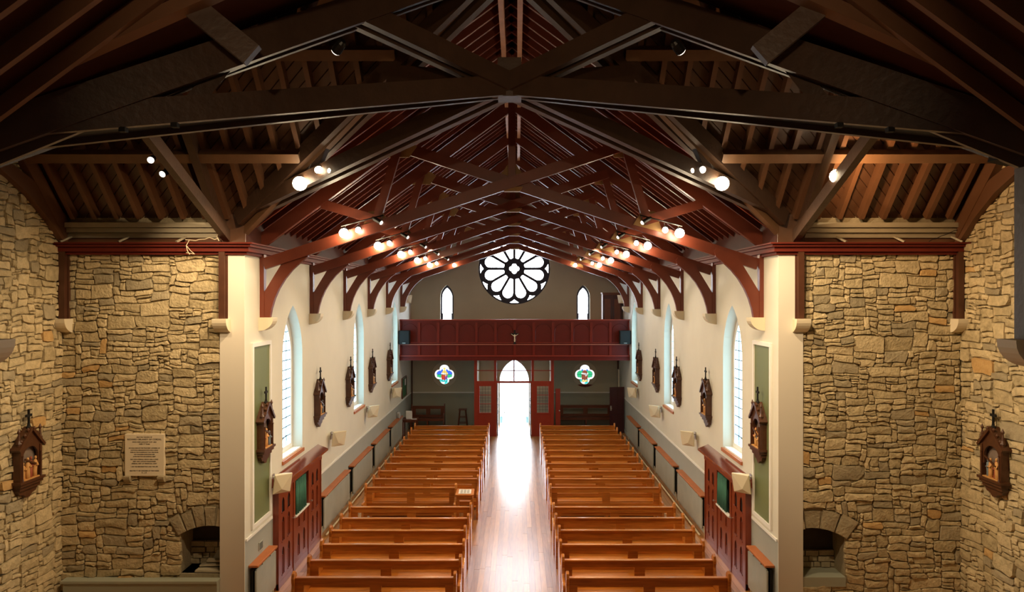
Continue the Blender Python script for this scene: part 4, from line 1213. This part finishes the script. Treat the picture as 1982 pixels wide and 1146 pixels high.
# notice board, open door on the right
nb = thing('notice_board', 'green notice board on the left wall below the gallery', 'notice board', (-HW, 28.55, 1.55))
MB().box(0, 0.03, -0.52, 0.52, 0, 0.74).build('board', 'notice_green', nb)
MB().box(0, 0.045, -0.56, -0.52, -.04, 0.78).box(0, 0.045, 0.52, 0.56, -.04, .78).box(0, .045, -.52, .52, -.04, 0).box(0, .045, -.52, .52, .74, .78).build('board_frame', 'bench_dark', nb)
MB().box(0.03, 0.035, 0.1, 0.35, 0.42, 0.68).build('notice', 'paper', nb)
dr = thing('panelled_door', 'open purple brown four panel door against the right wall under the gallery', 'door', (4.50, 28.75, 0.02), rz=0.22)
MB().box(-0.62, 0, -0.02, 0.02, 0, 1.88).build('door_leaf', 'purple_brown', dr)
for a, b in ((-0.55, -0.34), (-0.28, -0.07)):
    for z0, z1 in ((0.15, 0.78), (0.95, 1.76)):
        MB().box(a, b, -0.035, -0.02, z0, z1).build('door_panel', 'purple_brown', dr, bevel=0.012)
MB().lathe([(0.012, 0), (0.03, -0.03), (0.03, -0.05), (0.01, -0.06)], (-0.58, -0.02, 1.02), 10, 'y').build('knob', 'metal_steel', dr)
MB().box(-0.61, -0.55, -0.03, -0.02, 0.92, 1.12).build('finger_plate', 'metal_steel', dr)
brd = MB().box(-0.02, 0.02, -0.1, 0.1, 0, 1.5).build('leaning_board', 'plaque', loc=(4.44, 29.9, 1.0))
tag(brd, 'narrow pale board hung in the right corner behind the open door', 'board')

# ================================================================== RADIATORS
RAD = [(12.05, 13.05), (16.3, 18.8), (19.2, 21.75), (22.15, 24.65), (25.05, 27.4)]
for s, wl in ((-1, 'left'), (1, 'right')):
    for k, (a, b) in enumerate(RAD):
        L = b - a
        t = thing('radiator', 'grey radiator with wooden shelf on the %s wall, %s' % (wl, ['at the foot of the green panel', 'next beyond the confessional', 'second beyond the confessional', 'third beyond the confessional', 'farthest, by the gallery'][k]),
                  'radiator', (s * HW, (a + b) / 2, 0), 0 if s < 0 else PI, group='radiators along the nave walls')
        MB().box(0.11, 0.14, -L / 2 + .03, L / 2 - .03, 0.17, 0.86).build('front_panel', 'radiator', t, bevel=0.01)
        MB().box(0.045, 0.07, -L / 2 + .03, L / 2 - .03, 0.17, 0.86).build('rear_panel', 'metal_dark', t)
        fins = MB()
        for q in range(int(L / 0.12)): fins.box(0.07, 0.11, -L / 2 + .06 + q * .12, -L / 2 + .07 + q * .12, 0.2, 0.83)
        fins.build('convector_fins', 'black', t)  # rear panel and fins blackened to paint the shade inside
        for e_ in (-1, 1):
            MB().tube([(0.09, e_ * (L / 2 - .02), 0.22), (0.09, e_ * (L / 2 + .015), 0.22), (0.07, e_ * (L / 2 + .015), 0.0)], 0.014).build('valve_pipe', 'cream', t)
            MB().tube([(0.125, e_ * (L / 2 - .015), 0.2), (0.125, e_ * (L / 2 - .015), 0.84)], 0.016).build('edge_tube', 'radiator', t)
            MB().box(0.0, 0.15, e_ * (L / 2 - .3) - .02, e_ * (L / 2 - .3) + .02, 0.86, 0.90).build('shelf_bracket', 'radiator', t)
        MB().box(0.0, 0.17, -L / 2, L / 2, 0.905, 0.945).build('shelf', 'stained_sill', t, bevel=0.008)

# ================================================================== GREEN PANELS, vent
for s, wl in ((-1, 'left'), (1, 'right')):
    t = thing('wall_panel', 'tall green framed panel on the %s pier wall' % wl, 'panel', (s * HW, 12.64, 1.52), 0 if s < 0 else PI, group='green panels by the crossing')
    MB().box(0, 0.012, -0.40, 0.40, 0.05, 3.19).build('green_field', 'green_board', t)
    for (a, b, c, d_) in ((-.47, -.40, 0, 3.26), (.40, .47, 0, 3.26), (-.40, .40, 0, .07), (-.40, .40, 3.19, 3.26)):
        MB().box(0, 0.035, a, b, c, d_).build('frame_strip', 'white_paint', t)
vt = thing('wall_vent', 'small dark vent grille on the left pier below the green panel', 'vent', (-HW, 12.62, 1.02))
MB().box(0, 0.015, -0.09, 0.09, 0, 0.15).build('vent_frame', 'grey_paint', vt)
for q in range(5): MB().box(0.01, 0.02, -0.075, 0.075, 0.02 + q * .025, 0.03 + q * .025).build('slat', 'black', vt)

# ================================================================== CONFESSIONALS
def lancet_poly(c, hw, z0, z1): return gothic(c, hw, z0, z1 - hw * 1.6, z1, 4)
for s, wl in ((-1, 'left'), (1, 'right')):
    t = thing('confessional', 'red brown wooden confessional front with green curtain on the %s wall' % wl, 'confessional', (s * HW, 14.72, 0), 0 if s < 0 else PI, group='confessionals')
    M = 'confessional_wood'; h = 1.45
    X0 = 0.06
    MB().box(0, X0, -h, h, 0, 1.98).build('carcass', M, t)
    for y in (-h, -h / 3 - 0.02, h / 3 + 0.02, h):
        a, b = max(-h, y - 0.05), min(h, y + 0.05)
        MB().box(X0, X0 + 0.05, a, b, 0, 1.98).build('post', M, t)
    MB().box(X0, X0 + 0.06, -h, h, 1.84, 1.98).build('frieze', M, t)
    MB().box(X0, X0 + 0.04, -h, h, 0, 0.12).build('plinth', M, t)
    MB().prism([(0, 2.16), (0, 1.98), (0.13, 1.98), (0.24, 2.02), (0.24, 2.06)], lambda u, v, d: (u, d, v), -h - 0.10, h + 0.10).build('sloping_top', 'confessional_top', t)
    fx = lambda u, v, d: (X0 + d, u, v)
    for bi, (y0, y1) in enumerate(((-h + .05, -h / 3 - .07), (-h / 3 + .03, h / 3 - .03), (h / 3 + .07, h - .05))):
        c = (y0 + y1) / 2; wq = (y1 - y0)
        if bi != 1:
            holes = []
            for q in (-1, 1):
                holes += [lancet_poly(c + q * wq * .2, .075, 1.42, 1.70), lancet_poly(c + q * wq * .2, .07, 0.86, 1.32), lancet_poly(c + q * wq * .2, .07, 0.22, 0.74)]
            d = holed(rect(y0, y1, .12, 1.84), holes, fx, 0.035, 0.012).build('door', M, t)
            for i_, hp in enumerate(holes):
                MB().prism(hp, fx, 0.004, 0.012).build('pierced_light' if i_ % 3 == 0 else 'lancet_panel', 'black' if i_ % 3 == 0 else 'dark_recess', d)  # dark insets paint the shade inside the lancets, no real holes
                cc_ = sum(p[0] for p in hp) / len(hp)
                if i_ % 3: MB().box(X0 + .012, X0 + .03, cc_ - .012, cc_ + .012, hp[0][1], hp[0][1] + .36).build('tracery_bar', M, d)
                MB().box(X0 + .012, X0 + .045, cc_ - .085, cc_ + .085, hp[0][1] - .025, hp[0][1]).build('sill', M, d)
            MB().lathe([(.008, .03), (.008, .06), (.022, .07), (.022, .09), (.008, .095)], (X0, y1 - .05 if bi == 0 else y0 + .05, 1.12), 8, 'x').build('knob', 'metal_steel', d)
        else:
            holes = [lancet_poly(c + q * wq * .2, .06, 0.80, 1.02) for q in (-1, 1)] + [lancet_poly(c + q * wq * .2, .07, 0.22, 0.68) for q in (-1, 1)]
            d = holed(rect(y0, y1, .12, 1.08), holes, fx, 0.035, 0.012).build('half_door', M, t)
            for i_, hp in enumerate(holes):
                MB().prism(hp, fx, 0.004, 0.012).build('lancet_panel', 'dark_recess', d)
                cc_ = sum(p[0] for p in hp) / len(hp)
                MB().box(X0 + .012, X0 + .03, cc_ - .012, cc_ + .012, hp[0][1], hp[0][1] + .2).build('tracery_bar', M, d)
            MB().box(X0, X0 + .075, y0, y1, 1.08, 1.11).build('door_ledge', 'white_paint', t)
            MB().box(X0 - .0, X0 + .004, y0, y1, 1.11, 1.84).build('opening_back', 'black', t)  # black sheet painting the dark interior behind the curtain
            n = 64
            vs = []; fs = []
            for i in range(n + 1):
                yy = y0 + .06 + (wq - .26) * i / n
                off = .04 + .032 * math.sin(i * .62 + .8 * math.sin(i * .21))
                vs += [(X0 + off, yy, 1.12), (X0 + off * .8, yy, 1.80)]
            for i in range(n): fs.append((2 * i, 2 * i + 2, 2 * i + 3, 2 * i + 1))
            cu = MB().add(vs, fs).build('curtain', 'curtain_green', t, smooth=True)
            cu.modifiers.new('thick', 'SOLIDIFY').thickness = 0.006

# ================================================================== WALL SPEAKERS (cream horns on brackets)
def make_horn(label, group, loc, rz):
    t = thing('wall_speaker', label, 'wall speaker', loc, rz, group)
    MB().box(0, 0.02, -0.06, 0.06, -0.09, 0.09).build('wall_plate', 'metal_steel', t)
    MB().tube([(0.01, 0, 0.03), (0.10, -0.03, 0.03), (0.14, -0.06, 0.02)], 0.018).build('arm', 'metal_steel', t)
    MB().box(0.07, 0.13, -0.07, 0.0, -0.05, 0.07).build('swivel', 'cream', t)
    d = Vector((0.62, -0.70, -0.28)).normalized()
    sd = d.cross(Vector((0, 0, 1))).normalized(); up = sd.cross(d)
    c0 = Vector((0.13, -0.06, 0.02)); c1 = c0 + d * 0.19
    vs = []
    for c, a, b in ((c0, .08, .10), (c1, .165, .19), (c1 + d * .025, .165, .19)):
        for p, q in ((-1, -1), (1, -1), (1, 1), (-1, 1)): vs.append(c + sd * (p * a) + up * (q * b))
    vs.append(c1 + d * 0.075 - up * 0.08 + sd * 0.03)
    MB().add(vs, [(0, 1, 2, 3), (0, 4, 5, 1), (1, 5, 6, 2), (2, 6, 7, 3), (3, 7, 4, 0), (4, 8, 9, 5), (5, 9, 10, 6), (6, 10, 11, 7), (7, 11, 8, 4), (8, 11, 12), (11, 10, 12), (10, 9, 12), (9, 8, 12)]).build('horn', 'speaker_cream', t)
    return t
HY = [13.25, 17.4, 21.5, 25.7]
for s, wl in ((-1, 'left'), (1, 'right')):
    for k, y in enumerate(HY):
        t = make_horn('cream horn shaped wall speaker on the %s wall, %s' % (wl, ['above the confessional', 'second from the crossing', 'third from the crossing', 'farthest, by the gallery'][k]), 'cream wall speakers',
                      (s * HW, y, 2.14), 0)
        if s > 0: t.scale = (-1, 1, 1)
    t = make_horn('small cream wall speaker high up over the %s end of the gallery' % wl, 'gallery wall speakers', (s * HW, 28.5, 5.55), 0)
    t.scale = (-s * 0.9, 0.9, 0.9) if s > 0 else (0.9, 0.9, 0.9)

# ================================================================== STATIONS OF THE CROSS
def make_station(label, loc, rz):
    t = thing('station_of_the_cross', label, 'carved plaque', loc, rz, 'stations of the cross')
    M = 'carved_oak'
    fy = lambda u, v, d: (d, u, v)
    MB().box(0, 0.04, -0.27, 0.27, 0.28, 0.86).build('back_board', 'niche_back', t)
    # moulded base
    MB().box(0, 0.20, -0.32, 0.32, 0.25, 0.29).build('shelf', M, t)
    MB().box(0, 0.17, -0.29, 0.29, 0.20, 0.25).build('base_moulding', M, t)
    MB().box(0, 0.13, -0.26, 0.26, 0.14, 0.20).build('base_moulding', M, t)
    MB().prism([(-0.25, 0.14), (0.25, 0.14), (0.20, 0.07), (0.10, 0.05), (0.04, 0.0), (-0.04, 0.0), (-0.10, 0.05), (-0.20, 0.07)], fy, 0.0, 0.09).build('carved_drop', M, t)
    for s in (-1, 1):
        MB().box(0, 0.16, *sorted((s * 0.225, s * 0.275)), 0.29, 0.80).build('side_pier', M, t)
        MB().lathe([(0.022, 0.29), (0.014, 0.33), (0.014, 0.66), (0.024, 0.69)], (0.165, s * 0.235, 0), 8).build('colonnette', M, t)
        MB().lathe([(0.038, 0.80), (0.038, 0.87), (0.056, 0.88), (0.03, 0.93), (0.016, 1.03), (0.03, 1.05), (0.03, 1.07), (0.002, 1.12)], (0.12, s * 0.27, 0), 6).build('pinnacle', M, t)
    # pierced gable front
    arch = gothic(0, 0.195, 0.50, 0.62, 0.80, 6)
    gable = [(-0.28, 0.50), (-0.222, 0.50), (-0.222, 0.50), (0.222, 0.50), (0.28, 0.50), (0.28, 0.80), (0.0, 1.06), (-0.28, 0.80)]
    gp = [(-0.28, 0.50)] + [(-0.195, 0.50)] + [(x, z) for x, z in arch[2:][::-1]][0:0]
    al = [p for p in arch[2:]]            # right springing ... apex ... left springing
    poly = [(0.28, 0.50), (0.28, 0.80), (0.0, 1.07), (-0.28, 0.80), (-0.28, 0.50), (-0.195, 0.50)] + al[::-1] + [(0.195, 0.50)]
    MB().prism(poly, fy, 0.10, 0.14).build('gable', M, t)
    for s in (-1, 1):
        MB().beam((0.09, s * 0.33, 0.775), (0.09, 0.0, 1.09), 0.20, 0.045).build('gable_roof', M, t)
        for q in (0.25, 0.5, 0.75):
            p = Vector((0.16, s * 0.33, 0.775)).lerp(Vector((0.16, 0, 1.09)), q)
            MB().lathe([(0.008, 0), (0.028, 0.025), (0.036, 0.045), (0.004, 0.075)], (p.x - 0.01, p.y, p.z + 0.015), 6).build('crocket', M, t)
    MB().lathe([(0.045, 1.07), (0.05, 1.10), (0.028, 1.13), (0.024, 1.16)], (0.10, 0, 0), 8).build('cross_base', 'black', t)
    MB().box(0.085, 0.115, -0.016, 0.016, 1.15, 1.38).box(0.086, 0.114, -0.075, 0.075, 1.265, 1.305).build('cross', 'black', t)
    # relief figures
    rr = random.Random(sum(map(ord, label)))
    cols = ['figure_gold', 'figure_red', 'figure_blue', 'figure_pale']
    for q, yy in enumerate((-0.13, -0.045, 0.05, 0.13)):
        hh = 0.31 + rr.uniform(-.05, .04); x = 0.085 + (q % 2) * 0.03
        lean = rr.uniform(-.02, .02)
        mb = MB()
        mb.tube([(x, yy, 0.295), (x, yy + lean * .3, 0.295 + hh * .3), (x, yy + lean * .7, 0.295 + hh * .55), (x, yy + lean, 0.295 + hh * .78), (x, yy + lean, 0.295 + hh * .84)], [0.045, 0.04, 0.043, 0.034, 0.012], 8)
        mb.lathe([(0.004, -.026), (0.02, -.016), (0.024, .004), (0.016, .024), (0.003, .03)], (x + .006, yy + lean, 0.295 + hh * .92), 8)
        mb.tube([(x, yy + lean + .03, 0.295 + hh * .74), (x + .05, yy + .035, 0.295 + hh * .55), (x + .06, yy - .015, 0.295 + hh * .58)], [.014, .013, .010], 6)
        mb.build('figure', cols[(q + int(rr.random() * 4)) % 4] if q != 1 else 'figure_gold', t, smooth=True)
    MB().beam((0.15, -0.16, 0.62), (0.15, 0.13, 0.50), 0.022, 0.026).build('carried_cross', 'carved_oak', t)
    MB().box(0.04, 0.17, -0.2, 0.2, 0.29, 0.305).build('ground', 'figure_gold', t)
    t.scale = (0.78, 0.88, 1.0)
    return t
SYS = [12.66, 16.2, 19.15, 22.05, 25.1]
sn = ['on the green panel', 'first beyond the near window', 'just before the middle window', 'just beyond the middle window', 'farthest, close to the gallery']
for s, wl in ((-1, 'left'), (1, 'right')):
    for k, y in enumerate(SYS):
        make_station('carved wooden station of the cross on the %s nave wall, %s' % (wl, sn[k]), (s * (HW - (0.012 if k == 0 else 0)), y, 2.58), 0 if s < 0 else PI)
    make_station('carved wooden station of the cross on the stone gable wall at the %s picture edge' % wl, (s * (TX - 0.05), 10.98 if s < 0 else 10.98, 2.44), 0 if s < 0 else PI)

# ================================================================== MEMORIAL PLAQUE
pq = thing('memorial_plaque', 'pale inscribed stone memorial tablet on the left rubble wall', 'plaque', (-6.25, D0 - 0.055, 2.54), group=None)
MB().box(-0.335, 0.335, 0, 0.06, 0, 0.715).build('tablet', 'plaque', pq, bevel=0.006)
for s in (-1, 1):
    MB().prism([(0, 0), (0.10, 0)] + [(0.10 * math.cos(a), -0.11 * math.sin(a)) for a in [PI / 2 * i / 6 for i in range(7)]], lambda u, v, d: (d, 0.05 - u, v), s * 0.29 - 0.055, s * 0.29 + 0.055).build('bracket', 'stone_grey', pq)
LINES = [(0.655, 0.020, 'PRAY FOR THE SOUL OF'), (0.612, 0.032, 'RICHARD ORLANDY OF CORDAL'), (0.570, 0.024, 'WHO DIED JANUARY 21ST 1844'), (0.536, 0.022, 'AGED 77 YEARS'),
         (0.468, 0.021, 'HE WAS ONE OF THE TRUSTIEST ADVISERS OF'), (0.432, 0.021, 'CATHOLIC EMANCIPATION AND A MAN'), (0.396, 0.021, 'EVER IN THE FOREFRONT FOR THE POOR'),
         (0.360, 0.021, 'HIS CHILDREN SURVIVING HIM'), (0.324, 0.021, 'A PRAYER FOR HIS ETERNAL REST'), (0.276, 0.021, 'MAY GOD ETERNAL GRANT HIM A LONG'),
         (0.240, 0.021, 'REST AND LASTING FORGIVENESS'), (0.204, 0.021, 'ETERNAL REST LET PERPETUAL LIGHT'), (0.152, 0.021, 'I AM THE RESURRECTION AND THE LIFE'),
         (0.082, 0.021, 'ERECTED BY HIS CHILDREN OF THIS PARISH'), (0.044, 0.028, 'R. I. P.')]
dg = None
for z, size, txt in LINES:
    cu = bpy.data.curves.new('inscription', 'FONT')
    cu.body = txt; cu.size = size * 1.15; cu.align_x = 'CENTER'; cu.space_character = 1.05
    cu.offset = 0.0012
    o = bpy.data.objects.new('inscription', cu)
    COL.objects.link(o)
    bpy.context.view_layer.update()
    me = bpy.data.meshes.new_from_object(o)
    wdt = max((v.co.x for v in me.vertices), default=.1) * 2
    k = min(1.0, 0.62 / wdt) if wdt else 1
    bpy.data.objects.remove(o)
    me.transform(Matrix.Translation((0, -0.0015, z)) @ Matrix.Rotation(PI / 2, 4, 'X') @ Matrix.Diagonal((k, 1, 1, 1)))
    link_mesh('inscription', me, 'ink', pq)

print('objects', len(bpy.data.objects))
